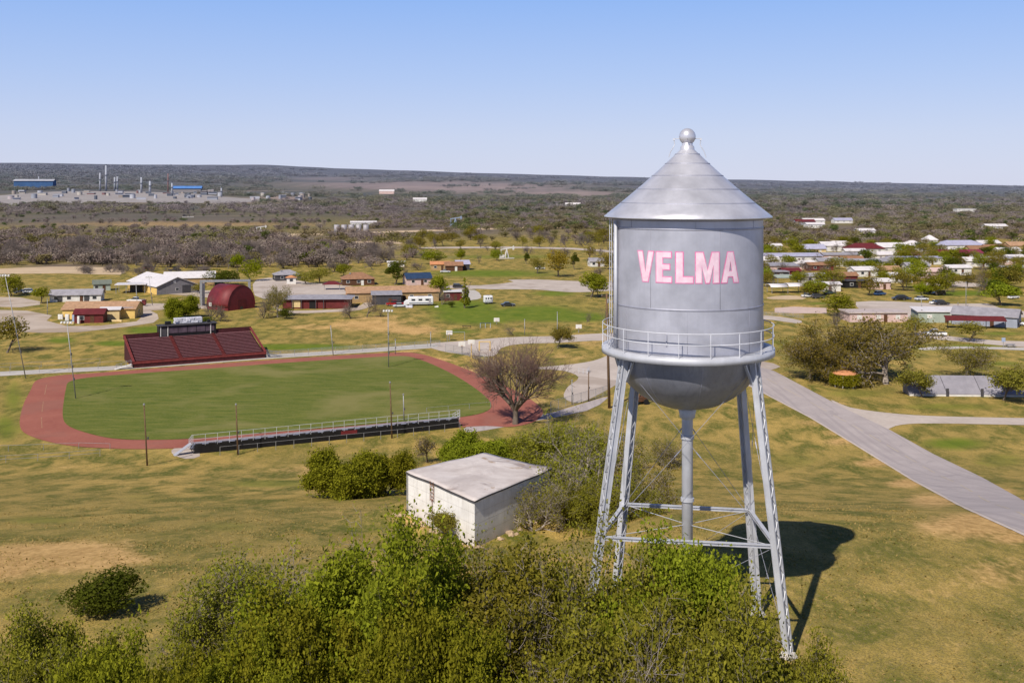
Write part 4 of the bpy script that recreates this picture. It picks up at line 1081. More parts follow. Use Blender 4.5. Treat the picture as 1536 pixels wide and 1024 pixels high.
# --- left of the field
t = house('white_house', 'long low white house with a pale grey roof and dark doors', 'house', 113, 452.5, 16.5, 6, 2.4, 1.5, 10, M_WHITEW, M_GREYR, 'gable', 4)
for i in (-.3, .22): MB().box((16.5 * i, -3.04, 1.1), (1.6, .08, 2.2)).build('garage_door', M_DGREY, t)
house('cottage', 'small pale green cottage behind the long white house', 'house', 153, 436, 6, 5, 2.6, 1.2, GR, M_GREENW, paint('green_grey_roof', (112, 118, 108), .1, 1), 'gable', 1)
T = house('metal_hall', 'big white roofed metal hall with a grey gable end', 'hall', 213, 437.5, 30, 15, 3.0, 3.0, -51, M_GREYW, M_WHITE, 'gable', 0, False, .5)
MB().box((0, -7.53, 1.2), (29.6, .06, 2.2)).build('cladding', M_YELLOW, T)
MB().box((15.03, -1.0, 4.4), (.06, .9, .9)).build('vent', M_WHITEW, T)
MB().box((15.03, 3.5, 1.5), (.06, 3.2, 3.0)).build('roller_door', M_DGREY, T)
T = thing('porch_canopy', 'flat white canopy on posts at the left end of the metal hall', 'canopy', V(196, 440), R(12))
MB().box((0, 3, 3.3), (11, 8, .25)).build('roof', M_WHITE, T)
for x in (-5, -1.5, 2, 5):
    for y in (-.6, 6.5): MB().box((x, y, 1.6), (.16, .16, 3.15)).build('post', M_GALV, T)
MB().box((2.2, 4.6, 1.45), (6.2, .2, 2.9)).build('wall', M_DGREY, T)
house('metal_wing', 'long low white roofed wing behind the metal hall', 'hall', 284, 429, 19, 11, 3.2, 2.0, 14, M_TANW, M_WHITE, 'gable', 0, False)
# --- yard with sheds
house('workshop', 'wide tan roofed workshop with a yellow gable wall in the gravel yard', 'workshop', 148, 478, 21, 9, 2.9, 1.7, 4, M_YELLOW, M_TANR, 'gable', 2, False)
house('red_shed', 'small red roofed maroon shed in front of the tan roofed workshop', 'shed', 133, 484.5, 8, 5, 2.7, 1.1, 8, M_MAROON, M_REDR, 'gable', 1)
house('white_shed', 'narrow white and tan shed beside the red roofed shed', 'shed', 165, 480, 5.2, 4, 3.1, .5, 12, M_CREAM, M_WHITE, 'gable', 0, False)
house('blue_shed', 'pale blue lean-to shed at the right end of the tan roofed workshop', 'shed', 181, 477.5, 6.6, 4.6, 3.2, .6, 10, M_BLUEW, M_GREYR, 'shed', 0, True)
rng = random.Random(4)
for i, (px, py, w_, h_, lb, mm) in enumerate([(91, 479, 1.6, 1.5, 'white panel leaning at the yellow end of the workshop', M_WHITEW), (101, 481, 1.3, 1.9, 'taller white board propped up left of the red roofed shed', M_WHITEW),
        (112, 483, 1.4, 2.4, 'blue and white banner board in front of the red roofed shed', M_BLUEW), (118, 485.5, .7, 2.2, 'narrow white board standing nearest the gravel track', M_WHITEW), (106, 486, 2.4, .7, 'cream box lying on the grass before the red roofed shed', M_CREAM), (175, 482.5, 3.2, .6, 'upturned cream boat hull beside the white and tan shed', M_CREAM)]):
    p = V(px, py); T = MB()
    T.box((0, 0, h_ / 2), (w_, .5, h_), rng.uniform(-.4, .4)).box((w_ * .2, -.1, h_ * .4), (w_ * .5, .55, h_ * .5), .1)
    tag(T.build('yard_board' if i < 4 else 'yard_box', mm, None, loc=p, bevel=.06), lb, 'board' if i < 4 else 'box')
# --- red arched barn and its steel frame
T = house('arched_barn', 'red corrugated arched barn with a rounded end', 'barn', 326, 465, 10, 11, 1.0, 6.6, -35, M_REDB, M_REDB, 'arch', 0, False, .1)
MB().box((5.03, 0, 1.7), (.06, 3.4, 3.4)).build('barn_door', M_MAROON, T)
MB().box((-3.2, -5.62, 1.6), (1.2, .2, 1.2)).build('window', M_WHITEW, T)
T = thing('steel_frame', 'open grey steel portal frame over the red arched barn', 'frame', V(338, 458), R(10))
MB().box((0, 0, 8.1), (16.2, 1.0, .7)).build('beam', M_GALV, T)
for x in (-7.7, 7.7): MB().box((x, 0, 3.85), (.8, .9, 7.75)).build('post', M_GALV, T)
MB().box((-7.2, 2.5, 3.6), (.3, 5, 7.2)).build('side_panel', M_GREYR, T)
# --- middle of town
T = house('maroon_hall', 'low maroon hall with a pale grey roof and recessed porch', 'hall', 474, 463, 21, 11, 3.2, .8, 3, M_MAROON, M_GREYR, 'hip', 0, False, .9)
for x in (-7.5, -4.6, 0, 2.5): MB().box((x, -6.2, 1.55), (.22, .22, 3.1)).build('post', M_DGREY, T)
MB().box((-6.2, -5.56, 1.6), (2.4, .1, 2.2)).build('window', M_CREAM, T)
MB().box((-1.2, -5.56, 1.3), (1.8, .1, 2.5)).build('door', M_BLACK, T)
house('bungalow', 'dark bungalow with a wide pale grey hip roof beyond the maroon hall', 'house', 433, 421, 10.5, 8, 2.6, 1.7, GR, M_DGREY, M_GREYR, 'hip', 2, vent=1)
house('kiosk', 'orange and white food kiosk on the paved lot', 'kiosk', 437, 426, 3.6, 2.6, 2.8, .6, 12, M_WHITEW, M_ORANGE, 'hip', 1, False, .5)
T = thing('carport', 'little carport with a bright red roof on the paved lot', 'carport', V(498, 434), R(10))
roof_mesh('hip', 6.4, 4.2, 2.2, 1.0, .4).build('roof', M_REDR, T)
for x in (-2.9, 2.9):
    for y in (-1.8, 1.8): MB().box((x, y, 1.05), (.15, .15, 2.1)).build('post', M_GALV, T)
house('brown_house', 'brown hip roofed ranch house with a dark veranda', 'house', 538, 428, 12.5, 9, 2.7, 2.2, GR - 8, M_BROWN, M_BRNR, 'hip', 3, vent=1)
T = house('long_building', 'long tan roofed building with a row of dark doors', 'building', 590, 453, 31, 10, 3.3, 1.6, 11, M_TANW, M_TANR, 'gable', 5, True)
MB().box((-15.56, 0, 1.7), (.1, 9, 3.0)).build('end_cladding', M_ORANGE, T)
house('grey_shed', 'grey metal shed with an open front by the parked red pickup', 'shed', 580, 457, 9.5, 6, 3.3, .6, 8, M_DGREY, M_GREYR, 'shed', 0, True)
house('blue_house', 'house with a dark blue roof and white gable trim', 'house', 629, 427.5, 10, 8, 2.7, 1.8, GR - 4, M_PINK, M_BLUER, 'gable', 2)
house('orange_house', 'orange roofed house with an open porch on the far lawn', 'house', 660, 405.5, 8.6, 7, 2.8, 1.1, 4, M_TANW, M_ORANGE, 'gable', 2)
house('dark_barn', 'dark brown low barn joined to the orange roofed house', 'barn', 681, 406.5, 8, 6, 2.6, 1.4, 6, M_BROWN, M_BRNR, 'gable', 0)
house('tin_barn', 'silver roofed tin barn right of the dark brown barn', 'barn', 695, 405, 6, 7, 2.8, 1.5, 12, M_DGREY, M_LILAC, 'gable', 0)
house('maroon_shed', 'small maroon shed with a flat white roof on the concrete apron', 'shed', 680, 451, 6, 5, 3, .2, 8, M_MAROON, M_WHITE, 'flat', 1)
house('mobile_home', 'thin white mobile home at the edge of the leafless wood', 'mobile home', 594, 400, 8, 3, 2.2, .4, 4, M_WHITEW, M_WHITE, 'gable', 2, detail=False)
house('cottage', 'grey cottage half hidden behind the tall tan tree', 'house', 896, 400, 7, 6, 2.6, 1.4, 8, M_WHITEW, M_GREYR, 'gable', 2)
# --- right of the tower
T = thing('grey_shed', 'long low grey metal shed with a broad sloping roof beside the side road', 'shed', V(1447, 590.5), R(-3))
LAND.append((1447, 590, 'long low grey shed', T))
for x0, x1 in ((-11.2, -4.2), (-4.1, 2.2), (2.3, 11.2)):
    m = MB(); m.add([(x0, -2.6, .35), (x1, -2.6, .35), (x1, 1.6, 3.1), (x0, 1.6, 3.1), (x0, -2.6, .47), (x1, -2.6, .47), (x1, 1.6, 3.22), (x0, 1.6, 3.22)], [(3, 2, 1, 0), (4, 5, 6, 7), (0, 1, 5, 4), (1, 2, 6, 5), (2, 3, 7, 6), (3, 0, 4, 7)])
    m.build('roof_panel', paint('shed_roof_grey', (160, 156, 164), .1, .5, .55, .2, ('X', 2.5)), T)
m = MB(); m.box((0, -2.5, .14), (22.2, .16, .5)); m.build('front_wall', M_WHITEW, T)
MB().add([(-11.1, -2.4, -.1), (-11.1, 1.6, -.1), (-11.1, 1.6, 3.0), (-11.1, -2.4, .4)], [(0, 1, 2, 3)]).add([(11.1, -2.4, -.1), (11.1, 1.6, -.1), (11.1, 1.6, 3.0), (11.1, -2.4, .4)], [(3, 2, 1, 0)]).build('end_wall', M_GREYW, T)
for x in (-4.15, 2.25): MB().box((x, -2.72, .7), (.45, .3, 1.6)).build('buttress', M_DGREY, T)
MB().box((0, 1.62, 1.5), (22.2, .1, 3.1)).build('back_wall', M_GREYW, T)
T = thing('shelter', 'little round shelter with an orange roof ringed by clipped hedge', 'shelter', V(1268, 580), 0)
LAND.append((1268, 580, 'hedge ringed shelter', T))
MB().lathe([(2.45, 2.62), (2.5, 2.74), (1.3, 3.10), (.02, 3.25)], 24).build('roof', M_ORANGE, T, True)
for k in range(6): MB().tube((2.0 * math.cos(k * 1.047), 2.0 * math.sin(k * 1.047), 0), (2.0 * math.cos(k * 1.047), 2.0 * math.sin(k * 1.047), 2.6), .09, n=6).build('post', M_WHITEW, T)
rr = np.random.default_rng(7); n = 5200; aa = rr.uniform(0, 6.283, n); r_ = rr.uniform(2.1, 3.1, n); zc = rr.uniform(.55, 2.75, n)
lv = leaves(rr, np.stack([r_ * np.cos(aa), r_ * np.sin(aa), zc], 1), .12)
link('hedge', np_mesh('hedge', lv[0], lv[1], leafmat('hedge_leaf', (.09, .10, .006), (.20, .19, .012), (.34, .28, .02), .25, .6)), T)
# strip of shops
T = house('shop_building', 'pale grey shop building with a peaked blue trimmed gable', 'shop', 1476, 489, 17, 9, 3.0, 1.7, -32, paint('grey_blue_wall', (150, 156, 172), .08, 1), M_GREYR, 'gable', 0)
T = thing('shop_awning', 'maroon shop awnings on dark posts under the grey shop roof', 'awning', V(1462, 492), R(-8))
MB().add([(-8, -2, 2.2), (8, -2, 2.2), (8, 1, 3.2), (-8, 1, 3.2), (-8, -2, 2.3), (8, -2, 2.3), (8, 1, 3.3), (-8, 1, 3.3)], [(3, 2, 1, 0), (4, 5, 6, 7), (0, 1, 5, 4), (1, 2, 6, 5), (2, 3, 7, 6), (3, 0, 4, 7)]).build('canopy', M_MAROON, T)
for x in (-7.6, -2.5, 2.5, 7.6): MB().box((x, -1.8, 1.1), (.16, .16, 2.2)).build('post', M_BLACK, T)
house('service_bay', 'low white roofed service bay left of the maroon awnings', 'garage', 1412, 484, 13, 7, 3.2, .5, -4, M_GREENW, M_WHITE, 'shed', 2, detail=False)
house('store', 'wide flat roofed store with a pinkish roof behind the large roadside trees', 'store', 1318, 483, 17, 8, 2.6, .2, 2, M_PINK, paint('pink_grey_roof', (190, 176, 172), .08, .5), 'flat', 3, detail=False)
T = thing('canopy', 'near white arched carport canopy right of the tank', 'canopy', V(1178, 439), R(6))
LAND.append((1178, 439, 'white carport canopies', T))
for dx, dz in ((-3.4, 0), (3.4, .2)):
    m = roof_mesh('arch', 6.5, 6, 2.3, .9, 0); m.v = [(x + dx, y, z + dz) for x, y, z in m.v]; m.build('roof', M_WHITE, T, True)
for x in (-6, 0, 6):
    for y in (-2.6, 2.6): MB().box((x, y, 1.15), (.16, .16, 2.3)).build('post', M_GALV, T)
T = thing('canopy', 'flat pale canopy standing behind the arched carport', 'canopy', V(1181, 427), R(8))
MB().box((0, 2, 3.2), (9, 6, .22), M=Matrix.Rotation(.12, 3, 'X')).build('roof', M_GREENW, T)
for x in (-4.2, 4.2):
    for y in (-.6, 4.4): MB().box((x, y, 1.4), (.16, .16, 2.85)).build('post', M_GALV, T)
# houses and trailers of the town on the right: px, py, length, depth, wall h, rise, rot, wall, roof, kind, name, label
RT = [
    (1188, 394, 27, 9, 3.0, 1.0, 2, M_WHITEW, M_LILAC, 'gable', 'store', 'long lilac grey roofed store nearest the tank'),
    (1168, 409, 16, 7, 2.8, .6, 0, M_PINK, M_GREYR, 'shed', 'shop', 'pink fronted shop with small dark windows beside the tank'),
    (1162, 418, 10, 6, 2.6, .3, 0, M_DGREY, M_GREYR, 'flat', 'shed', 'low grey roofed shed in front of the pink fronted shop'),
    (1188, 416, 6.5, 4, 2.6, .8, 4, M_REDB, M_REDR, 'gable', 'shed', 'bright red shed above the white carport canopies'),
    (1222, 381, 12, 7, 2.8, 1.8, 6, M_CREAM, M_LILAC, 'gable', 'house', 'pale house with a bluish roof above the lilac roofed store'),
    (1264, 377, 16, 9, 3.2, 2.0, 0, M_WHITEW, M_WHITE, 'hip', 'house', 'white house under the leafless wood, first house row, nearest the tank'),
    (1302, 381, 18, 9, 3.0, 2.2, 4, M_WHITEW, M_REDR, 'hip', 'house', 'white house with a dull red roof in the first house row'),
    (1262, 391, 16, 6, 2.8, .8, 2, M_PINK, M_GREYR, 'gable', 'mobile_home', 'pinkish mobile home right of the lilac roofed store'),
    (1316, 402, 24, 8, 2.8, .8, -6, M_WHITEW, M_GREYR, 'gable', 'warehouse', 'long slanting pale roofed warehouse in the middle of town'),
    (1348, 379, 19, 9, 3.0, 1.8, 3, M_WHITEW, M_WHITE, 'gable', 'house', 'broad white roofed house right of the dull red roofed house'),
    (1372, 374, 9, 7, 2.8, 1.8, 0, M_PINK, M_WHITE, 'hip', 'house', 'small white roofed house between two trees in the first house row'),
    (1398, 366, 7, 6, 2.8, 2.2, 0, M_WHITEW, M_WHITE, 'hip', 'house', 'little white house with a stepped roof at the edge of the wood'),
    (1446, 376, 24, 11, 3.2, 2.0, 0, M_WHITEW, M_LILAC, 'hip', 'church_hall', 'big white hall with a bluish hip roof in the first house row'),
    (1408, 385, 20, 8, 2.8, 1.2, 5, M_PINK, M_WHITE, 'gable', 'house', 'pale roofed house left of the maroon roofs'),
    (1432, 389, 14, 7, 2.8, 1.4, 2, M_MAROON, M_REDR, 'gable', 'house', 'maroon roofed house in the middle of the right hand town'),
    (1456, 388, 12, 7, 2.8, 1.2, 2, M_WHITEW, paint('plum_roof', (128, 52, 72), .1, 1), 'gable', 'house', 'plum roofed house right of the maroon roofed house'),
    (1388, 397, 26, 9, 3.0, .8, 0, M_WHITEW, M_LILAC, 'flat', 'school', 'long pale flat roofed building facing the parking lot lawn'),
    (1366, 390, 9, 7, 2.6, 1.2, 0, M_ORANGE, M_BRNR, 'gable', 'house', 'rust brown house left of the long flat roofed building'),
    (1486, 372, 12, 7, 2.8, 1.2, 4, M_WHITEW, M_WHITE, 'gable', 'house', 'white house far right in the first house row'),
    (1498, 380, 12, 7, 2.8, 1.4, 4, M_PINK, M_BRNR, 'gable', 'house', 'brown roofed pinkish house below the far right white house'),
    (1532, 376, 12, 8, 2.8, 1.6, 0, M_CREAM, M_TANR, 'gable', 'house', 'tan roofed house at the right edge of the town'),
    (1500, 397, 14, 6, 2.6, .8, 2, M_PINK, M_GREYR, 'gable', 'mobile_home', 'pinkish mobile home beside the wide dark green tree'),
    (1520, 394, 11, 5, 2.6, .8, 2, M_WHITEW, M_WHITE, 'gable', 'mobile_home', 'white mobile home near the right edge of the town'),
    (1324, 434, 5.5, 5, 2.7, .8, 0, M_PINK, M_WHITE, 'gable', 'shed', 'little pink garage on the lawn above the parking lot'),
    (1240, 437, 9, 5, 2.4, .5, -4, M_WHITEW, M_WHITE, 'gable', 'mobile_home', 'white roofed trailer behind the bright green tree'),
    (1285, 432, 8, 5, 2.4, .4, -4, M_BLACK, M_DGREY, 'flat', 'shed', 'black flat shed above the full green tree'),
    (1404, 418, 10, 6, 2.8, 1.0, 0, M_PINK, M_PINK, 'gable', 'house', 'pale pink house behind the small bright green tree'),
    (1352, 424, 8, 5, 2.6, .8, 0, M_WHITEW, M_WHITE, 'gable', 'house', 'white house at the corner of the lawn beside an olive tree'),
    (1440, 411, 9, 5, 2.6, .8, 0, M_WHITEW, M_WHITE, 'gable', 'house', 'white house under the trees across the park street'),
    (1222, 424, 8, 5, 2.4, .8, 0, M_WHITEW, M_GREYR, 'gable', 'house', 'grey roofed house right of the red shed'),
    (1232, 406, 10, 5, 2.4, .8, 0, M_MAROON, M_BRNR, 'gable', 'barn', 'rusty brown barn in front of the pinkish mobile home'),
    (1152, 399, 10, 6, 2.6, 1.2, 0, M_WHITEW, M_WHITE, 'gable', 'house', 'white roofed house half hidden by the right wall of the tank'),
    (1248, 400, 11, 6, 2.6, 1.0, 3, M_WHITEW, M_GREYR, 'gable', 'house', 'small grey roofed house below the pinkish mobile home'),
    (1280, 398, 9, 6, 2.6, 1.2, -3, M_TANW, M_BRNR, 'gable', 'house', 'tan house with a brown roof left of the slanting warehouse'),
    (1330, 390, 11, 6, 2.6, 1.1, 3, M_WHITEW, M_WHITE, 'gable', 'mobile_home', 'white mobile home above the slanting warehouse'),
    (1345, 398, 10, 6, 2.6, 1.3, 0, M_DGREY, M_GREYR, 'hip', 'house', 'dark walled house right of the slanting warehouse'),
    (1300, 415, 9, 6, 2.6, 1.0, 5, M_WHITEW, M_WHITE, 'gable', 'house', 'white house below the slanting warehouse'),
    (1335, 414, 9, 5, 2.6, 1.0, 5, M_CREAM, M_TANR, 'gable', 'house', 'cream house between trees below the slanting warehouse'),
    (1378, 408, 9, 5, 2.6, 1.0, 0, M_WHITEW, M_GREYR, 'gable', 'mobile_home', 'grey roofed mobile home below the long flat roofed building'),
    (1470, 400, 12, 6, 2.6, 1.2, -4, M_WHITEW, M_WHITE, 'gable', 'house', 'white roofed house right of the long flat roofed building'),
    (1470, 381, 10, 6, 2.6, 1.3, 2, M_CREAM, M_BRNR, 'gable', 'house', 'brown roofed cream house just right of the big white hall'),
    (1516, 384, 11, 6, 2.6, 1.3, 2, M_WHITEW, M_WHITE, 'gable', 'house', 'white house between the brown roofed house and the tan roofed house'),
    (1420, 374, 9, 6, 2.6, 1.4, 0, M_WHITEW, M_GREYR, 'hip', 'house', 'grey hip roofed house left of the big white hall'),
    (1246, 374, 9, 6, 2.6, 1.3, 0, M_WHITEW, M_WHITE, 'gable', 'house', 'white gabled house left of the first hip roofed white house'),
    (1284, 384, 10, 5, 2.6, .9, 0, M_WHITEW, M_WHITE, 'gable', 'mobile_home', 'white mobile home in front of the first hip roofed white house'),
    (1206, 404, 9, 5, 2.6, .9, 0, M_PINK, M_WHITE, 'gable', 'mobile_home', 'pale mobile home behind the bright red shed'),
    (1532, 416, 12, 7, 2.8, 1.3, 0, M_CREAM, M_GREYR, 'gable', 'house', 'grey roofed cream house at the right edge below the mobile homes'),
    (1270, 423, 8, 5, 2.4, .9, 0, M_MAROON, M_BRNR, 'gable', 'shed', 'brown maroon shed beside the pale town lane'),
    (1209, 338, 16, 9, 3.2, 1.6, 0, M_BLUEW, M_REDR, 'gable', 'house', 'red roofed house alone beyond the wood near the tank'),
    (1222, 336, 18, 9, 3.2, 1.6, 0, M_WHITEW, M_WHITE, 'gable', 'house', 'white house beyond the wood right of the lone red roof'),
    (1266, 335, 16, 9, 3.0, 1.6, 0, M_WHITEW, M_LILAC, 'gable', 'house', 'bluish roofed house beyond the wood'),
    (1224, 342, 14, 8, 3.0, 1.2, 0, M_WHITEW, M_WHITE, 'gable', 'mobile_home', 'white mobile home just below the houses beyond the wood'),
    (1300, 352, 12, 7, 3.0, 1.2, 0, M_WHITEW, M_WHITE, 'gable', 'house', 'single white roof showing inside the wood above the town'),
    (1496, 345, 16, 8, 3.0, 1.4, 0, M_WHITEW, M_WHITE, 'gable', 'house', 'single white roof inside the wood at the far right'),
    (1160, 376, 9, 5, 2.8, .8, 0, M_WHITEW, M_WHITE, 'gable', 'mobile_home', 'white trailer in the clearing just beside the tank wall'),
    (1450, 318, 24, 10, 4, 1.5, 0, M_WHITEW, M_WHITE, 'flat', 'warehouse', 'distant white warehouse on the plain at the right'),
    (1340, 314, 22, 10, 4, 1.5, 0, M_PINK, M_PINK, 'flat', 'warehouse', 'distant pale warehouse left of the white one on the plain'),
    (630, 303, 22, 12, 5, 2, 0, M_WHITEW, M_WHITE, 'gable', 'barn', 'lone white barn on the far pale field'),
    (545, 341, 20, 8, 4, 1, 0, M_WHITEW, M_WHITE, 'gable', 'barn', 'white barn by the oil lease road'),
    (860, 313, 20, 10, 6, 2, 0, M_WHITEW, M_WHITE, 'gable', 'barn', 'white barn in the trees far left of the tank roof'),
    (580, 291, 30, 18, 6, 3, 0, M_PINK, M_WHITE, 'gable', 'barn', 'pale barns clustered on the far pale field'),
]
for (px, py, L, W, h, rise, rot, wm, rm, kind, nm, lb) in RT:
    house(nm, lb, nm.replace('_', ' '), px, py, L * 1.18, W * 1.15, h * 1.1, rise * 1.25, rot + 5, wm, rm, kind, max(1, min(4, int(L / 5))), py > 375, .5, detail=py > 400)

# ================================================================== white block building
def block_building():
    fr = V(712, 802); le = Vector((-8.15, 83.6, 0)); ri = Vector((3.0, 84.6, 0)); f0 = Vector((-2.66, 76.0, 0)); bk = Vector((-2.4, 89.3, 0))
    c = (f0 + bk) / 2; z0 = 14.1; hh = 3.35
    T = thing('block_building', 'square white concrete block building with a warped stained flat roof', 'building', (c.x, c.y, z0), 0)
    P = [Vector((p.x - c.x, p.y - c.y, 0)) for p in (f0, ri, bk, le)]
    t = NT('white_block'); o = t.obj()
    nz = t.noise(o, 1.0, 5, .6); st = t.noise(t.mapped(o, (4, 4, .5)), .9, 5, .65); fn = t.noise(o, 9, 4, .6)
    col = t.ramp(nz, .3, .7, (.66, .635, .61), (.84, .82, .80)); col = t.mix(t.math('MULTIPLY', t.ramp(st, .5, .75), .4), col, (.42, .38, .35))
    sep = t.n('ShaderNodeSeparateXYZ'); t.l(o, sep.inputs[0])
    course = t.math('FRACT', t.math('MULTIPLY', sep.outputs['Z'], 1.25))
    col = t.mix(t.math('MULTIPLY', t.ramp(course, .0, .05, (1, 1, 1), (0, 0, 0)), .4), col, (.30, .28, .27))
    low = t.n('ShaderNodeMapRange'); low.inputs['From Min'].default_value = .9; low.inputs['From Max'].default_value = -.2; t.l(t.math('ADD', sep.outputs['Z'], t.math('MULTIPLY', nz, -.6)), low.inputs['Value'])
    col = t.mix(t.math('MULTIPLY', low.outputs['Result'], .4), col, (.30, .24, .19))
    t.bsdf(col, .85, 0, t.math('ADD', fn, t.ramp(course, 0, .05)), .3, .03); mw = t.m
    # walls with an uneven top edge
    N = 14; dip = [(.10, .0, -.55), (.30, -.15, -.25), (.05, .2, -.2), (.0, .1, -.1)]
    def topz(k, s): return hh + .035 * math.sin(s * 6.0 + k * 1.7) + .02 * math.sin(s * 13 + k)
    def edge(k, s): return P[k].lerp(P[(k + 1) % 4], s)
    for k in range(4):
        m = MB(); vs = []
        for i in range(N + 1):
            p = edge(k, i / N); tz = topz(k, i / N) if 0 < i < N else hh
            vs += [(p.x, p.y, -1.6), (p.x, p.y, tz)]
        m.add(vs, [(2 * i, 2 * i + 2, 2 * i + 3, 2 * i + 1) for i in range(N)])
        m.build('wall', mw, T)
    # roof: domed, sagging sheet with stained membrane
    t = NT('stained_roof'); o = t.obj()
    a = t.noise(o, .35, 6, .65, .5); b = t.noise(o, 1.6, 5, .7); c_ = t.noise(t.mapped(o, (1, 1, 1), (0, 0, .7)), .22, 5, .6, 1.0)
    col = t.ramp(a, .32, .66, (.44, .385, .365), (.66, .60, .57)); col = t.mix(t.math('MULTIPLY', t.ramp(b, .5, .72), .35), col, (.42, .34, .31))
    col = t.mix(t.math('MULTIPLY', t.ramp(c_, .57, .66), .7), col, (.22, .17, .16)); col = t.mix(t.math('MULTIPLY', t.ramp(t.noise(o, .3, 5, .6, 2.0), .62, .68), .6), col, (.30, .17, .06))
    t.bsdf(col, .9, 0, b, .5, .06); mr = t.m
    M_ = 18; vs = []; fs = []
    for j in range(M_ + 1):
        for i in range(M_ + 1):
            s, u = i / M_, j / M_
            p = P[0].lerp(P[1], s).lerp(P[3].lerp(P[2], s), u)
            e = min(s, 1 - s, u, 1 - u)
            eb = {0: (0, s), 1: (1, u), 2: (2, 1 - s), 3: (3, 1 - u)}
            ew = [u, 1 - s, 1 - u, s]
            kk = ew.index(min(ew)); zt = topz(*eb[kk]) if 0 < eb[kk][1] < 1 else hh
            wgt = max(0, 1 - e * 5)
            inner = hh + .12 * math.sin(math.pi * s) ** .7 * math.sin(math.pi * u) ** .7 + .04 * math.sin(7 * s + 3 * u) - .12 * math.exp(-((s - .3) ** 2 + (u - .6) ** 2) * 40)
            q = (p - Vector((0, 0, 0))) * 1.025
            vs.append((q.x, q.y, (zt * wgt + inner * (1 - wgt)) + .05))
    for j in range(M_):
        for i in range(M_):
            a = j * (M_ + 1) + i; fs.append((a, a + 1, a + M_ + 2, a + M_ + 1))
    roof = MB().add(vs, fs).build('roof', mr, T, True)
    sol = roof.modifiers.new('thick', 'SOLIDIFY'); sol.thickness = .10; sol.offset = -1
    m = MB()
    for k in range(4):
        for i in range(N):
            p, q = edge(k, i / N) * 1.03, edge(k, (i + 1) / N) * 1.03
            za = topz(k, i / N) if 0 < i else hh; zb_ = topz(k, (i + 1) / N) if i + 1 < N else hh
            m.bar((p.x, p.y, za - .04), (q.x, q.y, zb_ - .04), .05, .10)
    m.build('roof_edge', M_DGREY, T)
    # rusty ladder bracket on the bright wall, with rust run below
    a = P[3].lerp(P[0], .40) * 1.02; tdir = (P[0] - P[3]).normalized(); od = Vector((tdir.y, -tdir.x, 0))
    rust = paint('rusty_iron', (128, 74, 42), .3, 4, .9)
    m = MB()
    for s in (-.22, .22): m.bar(a + tdir * s + od * .05 + Vector((0, 0, 2.0)), a + tdir * s + od * .05 + Vector((0, 0, hh + .1)), .05, .05)
    for i in range(5): m.bar(a - tdir * .22 + od * .06 + Vector((0, 0, 2.1 + i * .28)), a + tdir * .22 + od * .06 + Vector((0, 0, 2.1 + i * .28)), .03, .03)
    m.bar(a + od * .02 + Vector((0, 0, .6)), a + od * .02 + Vector((0, 0, 2.2)), .06, .04)
    m.build('ladder', rust, T)
    MB().bar(P[3].lerp(P[0], .0) * 1.01 + Vector((0, 0, 0)), P[3] * 1.01 + Vector((0, 0, hh)), .12, .12).build('corner_pipe', M_GALV, T)
    # crumbled stones at its foot
    rk = random.Random(9); mst = paint('pale_stone', (190, 165, 135), .25, 3, .95)
    lb = ['pale stones fallen at the foot of the bright block wall', 'pale stones fallen at the foot of the shaded block wall']
    for w_i, (k, n) in enumerate(((3, 26), (0, 22))):
        m = MB()
        for i in range(n):
            p = edge(k, rk.random()) * rk.uniform(1.04, 1.28) + c; s = rk.uniform(.12, .42)
            b_ = bmesh.new(); bmesh.ops.create_icosphere(b_, subdivisions=1, radius=s)
            gz = float(H(p.x, p.y))
            vs = [(v.co.x * rk.uniform(.7, 1.3) + p.x, v.co.y * rk.uniform(.7, 1.3) + p.y, v.co.z * rk.uniform(.5, .9) + gz) for v in b_.verts]
            m.add(vs, [[v.index for v in f.verts] for f in b_.faces]); b_.free()
        tag(m.build('rubble', mst), lb[w_i], 'rubble', kind='stuff')
    LAND.append((712, 790, 'white block building', T))
block_building()

